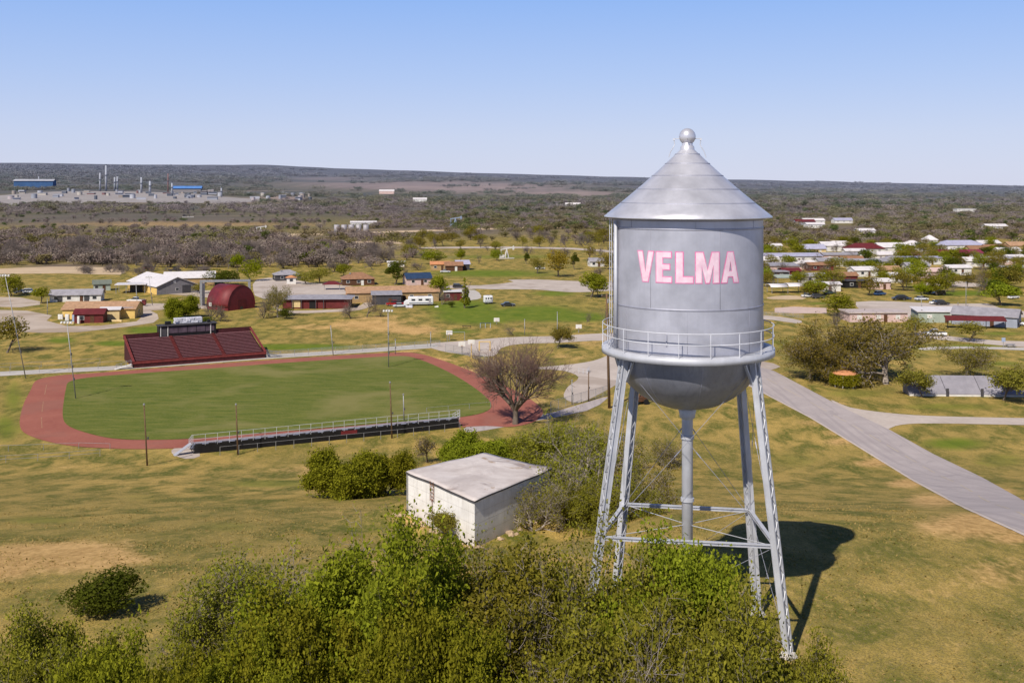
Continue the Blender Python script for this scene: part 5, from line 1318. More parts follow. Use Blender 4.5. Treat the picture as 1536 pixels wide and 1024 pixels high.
# ================================================================== grandstands
def home_stand():
    A = V(199, 553); B = V(401, 537); d = B - A; L = d.length; a = math.atan2(d.y, d.x)
    T = thing('grandstand', 'maroon grandstand in three sections with a press box, facing the field', 'grandstand', (A.x, A.y, 0), a)
    LAND.append((290, 540, 'maroon grandstand', T))
    n = 17; dep = 13.0; rise = 4.5; st = dep / n; z0 = .9
    mseat = paint('maroon_bench', (138, 96, 100), .16, 2, .6); mdeck = paint('maroon_deck', (74, 32, 36), .2, 1.5, .8); maisle = paint('maroon_aisle', (120, 52, 50), .15, 1.5, .8)
    sec = [(0.9, L * .34), (L * .37, L * .665), (L * .695, L - .9)]
    m = MB(); pr = []
    for i in range(n):
        y0 = .6 + i * st; z = z0 + (rise - z0) * i / (n - 1); pr += [(y0, z), (y0 + st, z)]
    pr += [(.6 + dep, -.2), (.6, -.2)]
    m.prism(pr, .35, L - .35); m.v = [(y, x, z) for (x, y, z) in m.v]; m.build('deck', mdeck, T)
    for (x0, x1) in sec:
        for i in range(n - 1):
            y0 = .6 + i * st; z = z0 + (rise - z0) * i / (n - 1)
            MB().box(((x0 + x1) / 2, y0 + st * .45, z + .40), (x1 - x0, .34, .06)).build('bench', mseat, T)
    for x in (L * .355, L * .68):
        mm = MB()
        for i in range(n):
            y0 = .6 + i * st; z = z0 + (rise - z0) * i / (n - 1); mm.box((x, y0 + st * .5, z + .06), (.75, st * .98, .1)); mm.box((x, y0 + st * .3, z + .22), (.75, st * .5, .12))
        mm.build('aisle', maisle, T)
    for x in (.3, L - .3): MB().bar((x, .4, z0 + .5), (x, .6 + dep, rise + .9), .5, .18).build('side_rail', maisle, T)
    MB().box((L / 2, .52, z0 + .25), (L, .16, .55)).build('front_rail', maisle, T)
    mm = MB(); mm.box((L / 2, .7, z0 / 2 - .05), (L - .3, .08, z0)); mm.build('skirt', M_BLACK, T)
    mm = MB(); mm.box((L / 2, .6 + dep + .1, rise + .65), (L - .3, .12, 1.1)); mm.build('back_panel', mdeck, T)
    mm = MB(); mm.box((L / 2, .6 + dep + .0, rise + .12), (L - .8, .5, .06)); mm.build('walkway', mseat, T)
    # press box on the top row
    bx = L * .49; bw = L * .44
    pb = MB().box((bx, dep + 1.6, rise + 1.3), (bw, 2.8, 2.5)).build('press_box', M_BLACK, T)
    MB().box((bx, dep + 1.5, rise + 2.66), (bw + .5, 3.4, .16)).build('roof', M_DGREY, pb)
    mg = paint('smoked_glass', (92, 78, 90), .2, 1, .3)
    for i in range(5): MB().box((bx - bw / 2 + bw * (i + .85) / 6.2 + 1.4, dep + .17, rise + 1.55), (bw / 6.6, .06, 1.35)).build('window', mg, pb)
    MB().box((bx - bw / 2 + 1.1, dep + .18, rise + 1.2), (1.1, .06, 2.1)).build('door', M_DGREY, pb)
    for x in (-bw / 2 + .3, -bw / 2 + 1.9, bw / 2 - 1.3): MB().box((bx + x, dep + .1, rise + 1.4), (.16, .16, 2.3)).build('post', M_WHITEW, pb)
    MB().box((bx - bw / 2 + 2.2, dep + 1.6, rise + 3.1), (1.3, 1.0, .75)).build('loudspeaker', M_BLACK, pb)
    MB().box((bx + bw / 2 - 1.4, dep + 1.6, rise + 3.0), (.7, .6, .6)).build('loudspeaker', M_BLACK, pb)
    m = MB(); rk = random.Random(2)
    for i in range(7):
        for k in range(3): m.box((-2.7 + i * .9, rk.uniform(-.15, .15), .25 + k * .42), (.95, 1.5, .44), rk.uniform(-.08, .08))
    wx, wy = rot2(bx + .4, dep + 2.2, a)
    o = m.build('tarp_bundle', M_TARP, None, loc=(A.x + wx, A.y + wy, rise + 2.75), bevel=.08); o.rotation_euler = (0, 0, a)
    tag(o, 'wrinkled white tarpaulin bundle on the press box roof', 'bundle')
    # ramps at either end
    for x0, sg, lb in ((0, -1, 'white access ramp at the left end of the maroon grandstand'), (L, 1, 'grey access stair at the right end of the maroon grandstand')):
        wx, wy = rot2(x0, .8, a); R_ = thing('access_ramp', lb, 'ramp', (A.x + wx, A.y + wy, 0), a)
        MB().bar((sg * .1, 0, .85), (sg * 3.6, -.2, .08), 1.1, .12).build('ramp', M_WHITEW if sg < 0 else M_GALV, R_)
        for y in (-.55, .55):
            mm = MB(); mm.bar((sg * .1, y, 1.75), (sg * 3.4, y - .2, .95), .05, .05)
            for k in range(4): mm.bar((sg * (.2 + k), y, .85 - .2 * k), (sg * (.2 + k), y, 1.7 - .22 * k), .05, .05)
            mm.build('handrail', M_GALV, R_)
home_stand()

def near_stand():
    A = V(288, 681); B = V(690, 641); d = B - A; L = d.length; a = math.atan2(d.y, d.x)
    T = thing('bleachers', 'long low bleachers seen from behind with a black skirt and pale top rail', 'bleachers', (A.x, A.y, 0), a)
    LAND.append((490, 665, 'near bleachers', T))
    mal = paint('aluminium_seat', (196, 194, 198), .08, 2, .45, .4)
    top = 1.75; n = 5
    for i in range(n):
        y = .25 + i * .75; z = top - i * .33
        MB().box((L / 2, y, z + .02), (L, .30, .05)).build('seat_plank', mal, T)
        MB().box((L / 2, y + .40, z - .28), (L, .30, .05)).build('foot_plank', mal, T)
    sk = MB().box((L / 2, .06, .72), (L - .6, .05, 1.5)).build('skirt', M_BLACK, T)
    N = 12
    for i in range(N + 1):
        x = .2 + (L - .4) * i / N
        m = MB(); m.bar((x, .12, -.1), (x, .12, top), .09, .09); m.bar((x, .12, top - .05), (x, 3.4, .25), .08, .1); m.bar((x, 3.3, -.1), (x, 3.3, .4), .08, .08); m.bar((x, .2, .2), (x, 3.1, .25), .06, .06)
        m.build('frame', M_DGREY, T)
    for i in range(2 * N + 1):
        x = .15 + (L - .3) * i / (2 * N)
        MB().bar((x, .02, top - .45), (x, .02, top + 1.2), .045, .045).build('rail_post', M_RAIL, T)
    for z in (.55, 1.2): MB().bar((0, .02, top + z), (L, .02, top + z), .04, .04).build('rail', M_RAIL, T)
    for x in (0, L):
        m = MB()
        for z in (.3, .75, 1.2): m.bar((x, 0, top + z), (x, 3.3, top + z - 1.35), .05, .05)
        for k in range(4): m.bar((x, .05 + k * 1.05, top - .35 - k * .42), (x, .05 + k * 1.05, top + 1.2 - k * .42), .045, .045)
        m.build('end_rail', M_RAIL, T)
    m = MB()
    for i in range(22):
        x = L * (i + .5) / 22; m.box((x, .14, top - .22), (1.0, .1, .14))
    m.build('bracket', M_DGREY, T)
    MB().box((L * .56, .02, 1.05), (2.6, .06, .55)).build('banner', M_REDB, T)
    MB().bar((-.1, .4, top - .1), (-2.6, .3, .05), 1.2, .1).build('stair', mal, T)
near_stand()
# ================================================================== poles, fences, cars and small things
def pole(px, py, hpx, name, label, kind='wood', lean=(0, 0), arm=True, cat='pole'):
    p = V(px, py); h = hpx * p.y / F
    T = thing(name, label, cat, p)
    r = .15 if kind == 'wood' else .11
    if kind == 'wood': r = max(.13, h * .013)
    tip = Vector((lean[0] * p.y / F, 0, h))
    MB().tube((0, 0, -.3), tip, r, r * .62, 8).build('shaft', M_WOOD if kind == 'wood' else M_GALV, T, True)
    if kind == 'light':
        MB().bar(tip + Vector((-1.1, 0, -.25)), tip + Vector((1.1, 0, -.25)), .1, .1).build('cross_arm', M_GALV, T)
        for x in (-.9, -.3, .3, .9): MB().lathe([(.02, .12), (.20, 0), (.24, -.25), (.20, -.28)], 10, tip + Vector((x, -.15, -.35))).build('floodlight', M_WHITEW, T)
        for i in range(3): MB().box(tip * (.25 + .16 * i) + Vector((.14, -.1, 0)), (.2, .2, .5)).build('junction_box', M_DGREY, T)
    elif kind == 'wood' and arm:
        MB().bar(tip + Vector((-1.0, 0, -.5)), tip + Vector((1.0, 0, -.5)), .1, .12).build('cross_arm', M_WOOD, T)
        for x in (-.85, .85): MB().tube(tip + Vector((x, 0, -.44)), tip + Vector((x, 0, -.2)), .05, n=6).build('insulator', M_GALV, T)
        MB().tube(tip + Vector((.22, -.1, -1.7)), tip + Vector((.22, -.1, -1.0)), .17, n=8).build('transformer', M_GALV, T)
    else:
        MB().lathe([(.01, .14), (.14, .05), (.15, -.12), (.05, -.2)], 8, tip).build('pole_cap', M_GALV, T)
        MB().box((.12, -.1, h * .45), (.18, .14, .35)).build('switch_box', M_DGREY, T)
    return T
pole(39, 567, 157, 'light_pole', 'tallest grey light pole leaning left at the left edge of the track', 'light', (-32, 0))
pole(114, 598, 118, 'light_pole', 'grey light pole standing in the track bend', 'light', (-14, 0))
pole(221, 698, 92, 'wooden_pole', 'brown wooden pole left of the near bleachers', 'wood', (-5, 0), False)
pole(357, 682, 76, 'wooden_pole', 'brown wooden pole in front of the left part of the near bleachers', 'wood', (-3, 0), False)
pole(588, 657, 84, 'wooden_pole', 'brown wooden pole in front of the middle of the near bleachers', 'wood', (-3, 0), False)
pole(500, 533, 44, 'light_pole', 'pale pole beside the footpath halfway along the track', 'steel', (-4, 0))
pole(583, 551, 88, 'light_pole', 'tall grey pole at the far corner of the field', 'light', (-1, 0))
pole(606, 631, 40, 'light_pole', 'thin grey goal pole on the field behind the near bleachers', 'steel', (-1, 0))
pole(593, 531, 22, 'light_pole', 'short grey pole beside the tall pole at the far corner of the field', 'steel')
pole(646, 520, 22, 'light_pole', 'short grey pole at the end of the footpath fence', 'steel')
pole(836, 510, 42, 'lamp_post', 'black lamp post with a white globe behind the small scrubby tree', 'steel')
pole(787, 503, 24, 'lamp_post', 'thin pale lamp post left of the white globe lamp', 'steel')
pole(914, 612, 172, 'wooden_pole', 'dark weathered wooden pole right against the left side of the tank', 'wood', (-4, 0), True)
pole(883, 602, 46, 'wooden_pole', 'short dark wooden pole at the edge of the concrete lot', 'wood', (0, 0), False)
pole(858, 606, 36, 'lamp_post', 'small lamp post on the concrete lot beside the fence', 'steel')
pole(206, 459, 32, 'light_pole', 'left of two grey light poles by the white pickup', 'steel', (-2, 0))
pole(229, 458, 44, 'light_pole', 'right and taller of two grey light poles by the white pickup', 'light', (-6, 0))
pole(71, 472, 24, 'light_pole', 'thin grey pole at the edge of the gravel yard', 'steel')
pole(1382, 470, 24, 'light_pole', 'lamp pole in the middle of the right hand parking lot', 'steel')
pole(1449, 461, 38, 'light_pole', 'lamp pole on the pale end of the parking lot', 'steel')
pole(1437, 476, 22, 'wooden_pole', 'dark pole at the corner of the grey shop roof', 'wood', (0, 0), False)
pole(885, 398, 30, 'wooden_pole', 'dark power pole behind the tall tan tree', 'wood')

def chainmat():
    t = NT('chain_link'); t.bsdf((.42, .42, .42), .6, .3, None, spec=.3, alpha=.22); return t.m
M_CHAIN = chainmat()
def fence(name, label, pix, h=1.5, step=3.0, mesh=True, rails=(1.0,), pm=None, world=None):
    pts = [Vector((*p, 0)) for p in world] if world else [V(*p) for p in pix]
    L = [0]
    for a, b in zip(pts[:-1], pts[1:]): L.append(L[-1] + (b - a).to_2d().length)
    n = max(1, int(L[-1] / step)); P = []
    for i in range(n + 1):
        s = L[-1] * i / n; k = max(j for j in range(len(pts)) if L[j] <= s + 1e-6); k = min(k, len(pts) - 2)
        q = pts[k].lerp(pts[k + 1], (s - L[k]) / max(1e-6, L[k + 1] - L[k])); P.append(Vector((q.x, q.y, float(H(q.x, q.y)))))
    o = P[0].copy(); T = thing(name, label, 'fence', o)
    pm = pm or M_GALV
    for p in P[:100]: MB().tube(p - o - Vector((0, 0, .2)), p - o + Vector((0, 0, h)), .04, n=6).build('post', pm, T)
    for r in rails:
        m = MB()
        for a, b in zip(P[:-1], P[1:]): m.tube(a - o + Vector((0, 0, h * r)), b - o + Vector((0, 0, h * r)), .026, n=5)
        m.build('rail', pm, T)
    if mesh:
        m = MB()
        for a, b in zip(P[:-1], P[1:]):
            a_, b_ = a - o, b - o; m.add([a_, b_, b_ + Vector((0, 0, h * .97)), a_ + Vector((0, 0, h * .97))], [(0, 1, 2, 3)])
        m.build('mesh_panel', M_CHAIN, T)
    return T
fence('chain_link_fence', 'galvanised fence between the footpath and the left part of the track', [(-30, 562), (60, 559), (190, 551)], 1.5, 5, False, (1.0, .3))
fence('chain_link_fence', 'galvanised fence between the footpath and the right part of the track', [(400, 537), (480, 531), (560, 526), (660, 519.5)], 1.5, 3.2, True, (1.0,))
fence('chain_link_fence', 'fence along the outside of the footpath left of the grandstand', [(-30, 557), (60, 552), (150, 547)], 1.4, 5, False, (1.0,))
fence('chain_link_fence', 'chain link fence around the end of the track beside the concrete lot', [(668, 527), (700, 533), (724, 542), (742, 553), (752, 562)], 1.8, 3, True, (1.0, .1))
fence('chain_link_fence', 'dark chain link fence running up to the weathered pole by the tank', [(826, 618), (852, 610), (880, 602), (915, 592)], 1.9, 2.4, True, (1.0, .1))
fence('pipe_rail_fence', 'upper of two pale pipe rail fences at the lower left of the track', [(-40, 678), (40, 676), (120, 672.5), (165, 674)], .9, 4, False, (1.0,), M_GALV)
fence('pipe_rail_fence', 'lower of two pale pipe rail fences at the lower left of the track', [(-40, 696), (40, 692), (90, 689), (150, 684)], 1.0, 3.5, False, (1.0, .5), M_GALV)
fence('chain_link_fence', 'wire fence standing right behind the near bleachers', [(330, 683), (480, 668), (600, 656), (690, 645)], 1.3, 2.6, False, (1.0,))
fence('chain_link_fence', 'short fence across the grass between the field and the large bare tree', [(640, 620), (700, 614), (736, 611)], 1.0, 3.5, False, (1.0,))
fence('wire_fence', 'low wire fence in front of the pink slab right of the tank', [(1140, 474), (1170, 473), (1205, 478)], 1.2, 2, True, (1.0,))
T = fence('barrier_rail', 'white pipe barrier on the concrete lot', [(868, 560), (880, 562), (884, 557)], 1.1, 1.2, False, (1.0, .5), M_RAIL)

# --- cars
def carpaint(name, rgb):
    t = NT(name); b = t.bsdf(srgb(*rgb), .28, .0, None, spec=.5); b.inputs['Coat Weight'].default_value = .5; return t.m
M_TYRE = paint('tyre', (28, 28, 30), .1, 3, .9); M_RIM = paint('rim', (150, 150, 155), .1, 3, .4, .6)
PROF = {
    'sedan': ([(-2.3, .35), (2.3, .35), (2.32, .72), (1.35, .92), (-1.5, .95), (-2.3, .86)], [(-1.6, .93), (-1.0, 1.42), (.35, 1.44), (1.25, .91)], 1.75),
    'suv': ([(-2.35, .4), (2.35, .4), (2.36, .85), (1.3, 1.06), (-2.3, 1.06)], [(-2.25, 1.05), (-2.05, 1.72), (.3, 1.74), (1.15, 1.05)], 1.85),
    'pickup': ([(-2.9, .45), (2.85, .45), (2.88, .95), (1.45, 1.10), (-.6, 1.12), (-.62, 1.10), (-2.9, 1.10)], [(-.75, 1.10), (-.6, 1.78), (.65, 1.80), (1.4, 1.10)], 1.95),
}
def make_car(kind, px, py, rot, rgb, label, name=None, cat=None):
    p = V(px, py); T = thing(name or ('pickup_truck' if kind == 'pickup' else 'parked_car'), label, cat or ('pickup' if kind == 'pickup' else 'car'), p, R(rot))
    body, cab, W = PROF[kind]; pm = carpaint('car_paint_%d_%d_%d' % rgb, rgb)
    m = MB(); m.prism(body, -W / 2, W / 2); b = m.build('body', pm, T, bevel=.07)
    m = MB(); m.prism([(x * .97, z) for x, z in cab], -W / 2 + .12, W / 2 - .12); m.build('window', M_GLASS, T, bevel=.04)
    x0, x1 = cab[1][0], cab[2][0]; m = MB().box(((x0 + x1) / 2, 0, cab[1][1] + .03), (x1 - x0 + .1, W - .22, .07)); m.build('roof', pm, T, bevel=.02)
    if kind == 'pickup':
        MB().box((-1.78, 0, 1.11), (2.05, W - .3, .02)).build('cargo_bed', M_BLACK, T)
    L = body[1][0]
    for x in (-L * .62, L * .62):
        for y in (-1, 1):
            wl = MB().tube((x, y * (W / 2 - .2), .34), (x, y * (W / 2 + .02), .34), .34, n=14).build('wheel', M_TYRE, T)
            MB().tube((x, y * (W / 2 + .02), .34), (x, y * (W / 2 + .035), .34), .2, n=10).build('rim', M_RIM, wl)
    for y in (-.6, .6):
        MB().box((L + .02, y, .68), (.06, .35, .16)).build('headlight', M_WHITEW, T)
        MB().box((-L - .02, y, .75), (.06, .3, .16)).build('tail_light', M_REDR, T)
    return T
make_car('pickup', 204, 453.5, 176, (225, 225, 228), 'white pickup truck on the gravel road by the metal hall')
make_car('pickup', 592, 458.5, 190, (150, 30, 34), 'red pickup beside the grey metal shed')
make_car('sedan', 600, 461, 15, (196, 200, 206), 'silver car parked against the white motorhome')
make_car('suv', 688, 432, 5, (34, 34, 40), 'black car by the green tree at the end of the long building')
make_car('sedan', 1357, 449.5, 10, (40, 60, 90), 'dark blue car at the edge of the parking lot under the black shed')
make_car('suv', 1348, 450, 186, (30, 32, 38), 'black car next to the dark blue car at the parking lot')
make_car('sedan', 1382, 450.5, 10, (210, 214, 222), 'silver car beside the small bright green tree')
make_car('sedan', 1405, 456.5, 0, (232, 232, 230), 'white car at the far right of the parking lot row')
make_car('suv', 1413, 457.5, 4, (36, 36, 38), 'black car beside the white car on the parking lot')
make_car('suv', 1394, 441, 20, (40, 52, 48), 'dark green car on the lawn behind the small bright green tree')
make_car('suv', 1408, 442.5, 180, (24, 24, 26), 'black car parked under the bare lawn tree')
make_car('pickup', 1402, 504, 178, (228, 228, 228), 'white truck on the street in front of the service bay')
make_car('sedan', 1524, 488, 160, (226, 226, 230), 'white car in front of the blue trimmed gable')
make_car('suv', 1515, 490, 160, (70, 74, 84), 'grey car parked under the blue trimmed gable')
make_car('sedan', 1390, 588, 20, (214, 218, 224), 'white car in the shade at the near end of the long grey shed', )
make_car('sedan', 1212, 446, 0, (226, 226, 226), 'white car under the bright green tree by the carport')
make_car('suv', 1228, 447.5, 5, (60, 60, 64), 'dark car under the bright green tree by the carport')
make_car('sedan', 1244, 441, 0, (40, 70, 80), 'teal car in front of the white roofed trailer')
make_car('suv', 1320, 443, 30, (50, 90, 140), 'bright blue car on the lawn above the parking lot')
make_car('sedan', 762, 459.5, 8, (44, 44, 52), 'dark car parked alone in the middle of the green')
make_car('sedan', 1520, 448, 30, (225, 225, 225), 'white car behind the rounded parking lot tree')
make_car('suv', 45, 440, 10, (228, 228, 228), 'white vehicle half hidden left of the long white house')
make_car('suv', 30, 440, 10, (70, 74, 80), 'grey vehicle next to the white vehicle at the left edge')
make_car('pickup', 262, 407, 20, (44, 46, 56), 'dark truck on the pale lane above the metal wing')
make_car('sedan', 222, 404, 20, (206, 60, 50), 'small red and white car on the pale lane')
make_car('sedan', 1370, 421, 0, (230, 230, 230), 'white car on the lane beside the olive tree')
make_car('sedan', 668, 409, 0, (200, 200, 205), 'grey car parked before the dark brown barn')
make_car('suv', 1424, 413, 0, (228, 228, 228), 'white car under the park street trees')
make_car('sedan', 1448, 414, 0, (228, 224, 220), 'cream car under the park street trees')
make_car('sedan', 1298, 372, 0, (235, 235, 235), 'white car before the dull red roofed house')
make_car('sedan', 810, 404, 0, (230, 230, 230), 'white car left of the tall tan tree')
# motorhome, trailer and boats
def box_vehicle(px, py, rot, L, W, h, label, name, cat, cab=False):
    p = V(px, py); T = thing(name, label, cat, p, R(rot))
    MB().box((0, 0, h / 2 + .45), (L, W, h)).build('body', paint('trailer_white', (226, 226, 228), .05, 1, .4), T, bevel=.18)
    MB().box((0, -W / 2 - .01, .95), (L * .94, .04, .22)).build('stripe', M_BLUER, T)
    for i in range(3): 
        f = MB().box((-L * .3 + i * L * .28, -W / 2 - .02, h * .62 + .45), (L * .15, .06, h * .24)).build('window', M_GLASS, T)
    MB().box((L * .36, -W / 2 - .02, h * .42 + .45), (L * .09, .06, h * .7)).build('door', M_GREYR, T)
    MB().box((0, 0, h + .52), (L * .25, W * .5, .18)).build('roof_unit', M_GREYR, T)
    for x in (-L * .3, L * .3):
        for y in (-1, 1): MB().tube((x, y * (W / 2 - .25), .36), (x, y * (W / 2 - .02), .36), .36, n=12).build('wheel', M_TYRE, T)
    if cab: MB().prism([(-L / 2 - 1.5, .5), (-L / 2, .5), (-L / 2, 1.9), (-L / 2 - .6, 1.9), (-L / 2 - 1.4, 1.2)], -W / 2 + .1, W / 2 - .1).build('cab', paint('trailer_white', (226, 226, 228)), T, bevel=.08)
    return T
box_vehicle(631, 458, 8, 8.2, 2.5, 2.5, 'white motorhome parked on the grass by the long tan building', 'motorhome', 'motorhome', True)
box_vehicle(732, 455.5, 14, 2.9, 2.2, 2.3, 'boxy white cargo trailer alone on the green', 'cargo_trailer', 'trailer')
for px, py, lb, m_, s in ((607, 460.5, 'yellow covered machine beside the white motorhome', M_YELLOW, 1.6), (614, 461.5, 'white sheet heap lying on the grass by the motorhome', M_TARP, 2.2), (655, 461, 'white board lying flat on the grass', M_WHITEW, 1.3)):
    T = MB().box((0, 0, .3 * s * .5), (s, s * .7, .3 * s)).box((s * .2, .1, .4 * s * .7), (s * .5, s * .4, .25 * s), .4)
    tag(T.build('yard_heap', m_, None, loc=V(px, py), bevel=.1), lb, 'heap')
# red petrol pump like box by the pickup
T = thing('fuel_pump', 'red fuel pump box on a post by the white pickup', 'pump', V(216, 459)); MB().box((0, 0, 1.1), (1.3, 1.0, 1.4)).build('cabinet', M_REDR, T, bevel=.06); MB().box((0, 0, .2), (.8, .7, .4)).build('base', M_GALV, T); MB().box((0, 0, 1.95), (1.6, 1.3, .14)).build('hood', M_MAROON, T)
# playground and ball court things
def hoop(px, py, hpx, label, mpost=M_GALV):
    p = V(px, py); h = hpx * p.y / F; T = thing('basketball_hoop', label, 'hoop', p)
    MB().tube((0, 0, -.2), (0, 0, h - .2), .09, n=8).build('post', mpost, T)
    MB().box((0, -.35, h - .25), (1.6, .07, 1.1)).build('backboard', M_WHITEW, T, bevel=.02)
    MB().bar((0, 0, h - .4), (0, -.35, h - .4), .08, .08).build('arm', mpost, T)
    MB().lathe([(.22, 0), (.25, .02), (.25, -.02), (.22, 0)], 14, (0, -.65, h - .6)).build('rim', M_ORANGE, T)
hoop(674, 511, 14, 'white hoop nearest the brown field edge'); hoop(707, 537, 26, 'tall hoop with a white backboard at the fence of the concrete lot', M_YELLOW); hoop(693, 532, 18, 'plain hoop left of the tall yellow posted hoop'); hoop(745, 486, 8, 'small white hoop out on the green')
hoop(868, 499, 11, 'white hoop standing beyond the concrete lot')
T = thing('goal_frame', 'grey square pipe goal frame beside the ball court', 'goal', V(684, 512)); 
for x in (-2.2, 2.2): MB().tube((x, 0, -.1), (x, 0, 2.4), .06, n=6).build('post', M_GALV, T)
MB().tube((-2.25, 0, 2.4), (2.25, 0, 2.4), .06, n=6).build('crossbar', M_GALV, T)
T = thing('bollard_frame', 'yellow painted pipe frame on the ball court', 'pipe frame', V(727, 526))
for x in (-1.3, 1.3): MB().tube((x, 0, 0), (x, 0, 2.3), .13, n=8).build('post', M_YELLOW, T)
MB().tube((-1.3, 0, 2.2), (1.3, 0, 2.2), .1, n=8).build('crossbar', M_YELLOW, T)
T = thing('play_frame', 'blue and white low play frame on the green', 'play frame', V(728, 491.5))
for x in (-1.4, 0, 1.4): MB().bar((x, -.4, 0), (x, .2, 1.3), .1, .1).build('leg', M_BLUEW, T)
MB().bar((-1.5, .2, 1.3), (1.5, .2, 1.3), .14, .14).build('bar', M_BLUER, T)
T = thing('bench', 'dark bench on the green left of the low play frame', 'bench', V(700, 491.5)); MB().box((0, 0, .5), (2.6, .5, .1)).build('seat', M_BLACK, T)
for x in (-1, 1): MB().box((x, 0, .22), (.12, .45, .45)).build('leg', M_BLACK, T)
T = thing('picnic_table', 'grey picnic table beside the curving park path', 'table', V(1516, 521)); MB().box((0, 0, .78), (2.2, .8, .08)).build('table_top', M_GALV, T)
for y in (-.75, .75): MB().box((0, y, .46), (2.2, .28, .06)).build('seat', M_GALV, T)
for x in (-.8, .8): MB().bar((x, -.75, .4), (x, .75, .4), .08, .08).bar((x, -.6, 0), (x, -.2, .76), .08, .08).bar((x, .6, 0), (x, .2, .76), .08, .08).build('leg', M_GALV, T)
T = thing('info_board', 'grey notice board on a post left of the picnic table', 'notice board', V(1505, 521)); MB().tube((0, 0, -.1), (0, 0, 2.3), .08, n=6).build('post', M_GALV, T); MB().box((0, -.1, 1.9), (.9, .1, 1.0)).build('board', M_BLUEW, T)
# pumpjack
def pumpjack(px, py, s, label, m_):
    T = thing('pumpjack', label, 'pumpjack', V(px, py), R(20)); T.scale = (s, s, s)
    MB().box((0, 0, .2), (7, 1.6, .4)).build('base', M_CONCR, T)
    m = MB()
    for x in (-.9, .9):
        for y in (-.7, .7): m.bar((x, y, .3), (0, y * .2, 4.6), .22, .22)
    m.build('post', m_, T)
    MB().bar((-3.0, 0, 4.3), (3.0, 0, 5.1), .35, .45).build('walking_beam', m_, T)
    MB().prism([(2.8, 4.2), (3.5, 4.0), (3.9, 5.0), (3.4, 6.0), (2.9, 5.5)], -.25, .25).build('horse_head', m_, T)
    MB().bar((-2.7, .5, 4.2), (-2.4, .5, 1.4), .14, .14).bar((-2.7, -.5, 4.2), (-2.4, -.5, 1.4), .14, .14).build('pitman_arm', m_, T)
    MB().box((-2.3, 0, 1.2), (1.8, 1.4, 1.3)).build('gearbox', m_, T)
M_CONCR = groundmat('foundation_concrete', (.4, .38, .36), (.55, .52, .5), 1, 5)
pumpjack(760, 388, 1.15, 'white pumpjack among trees beyond the green', M_WHITEW)
pumpjack(683, 340, 1.7, 'pale blue pumpjack far out in the wood', M_BLUEW)
pumpjack(282, 326, 1.9, 'dark pumpjack among the brown brush below the refinery', M_DGREY)
pumpjack(391, 351, 1.2, 'pale pumpjack above the bright green tree', M_WHITEW)
T = thing('pipe_rack', 'blue grey rack of tanks beside the oil lease road', 'tank battery', V(527, 349))
for i in range(5): MB().tube((-12 + i * 6, 0, 0), (-12 + i * 6, 0, 6.5), 2.3, n=12).build('tank', M_GREYR, T, True)
# dark machine by the weathered pole
T = thing('old_machine', 'rusty yellow machine behind the left tower legs', 'machine', V(958, 606), R(20)); MB().box((0, 0, 1.0), (3.2, 1.5, 1.0)).build('body', M_BROWN, T, bevel=.1); MB().box((-.8, 0, 2.0), (1.3, 1.4, 1.2)).build('cab', M_ORANGE, T, bevel=.1); MB().bar((1.4, 0, 1.2), (3.0, 0, 2.4), .25, .25).build('boom', M_BLACK, T)
for x in (-1.1, 1.1):
    for y in (-.8, .8): MB().tube((x, y - .15, .5), (x, y + .15, .5), .5, n=12).build('wheel', M_TYRE, T)

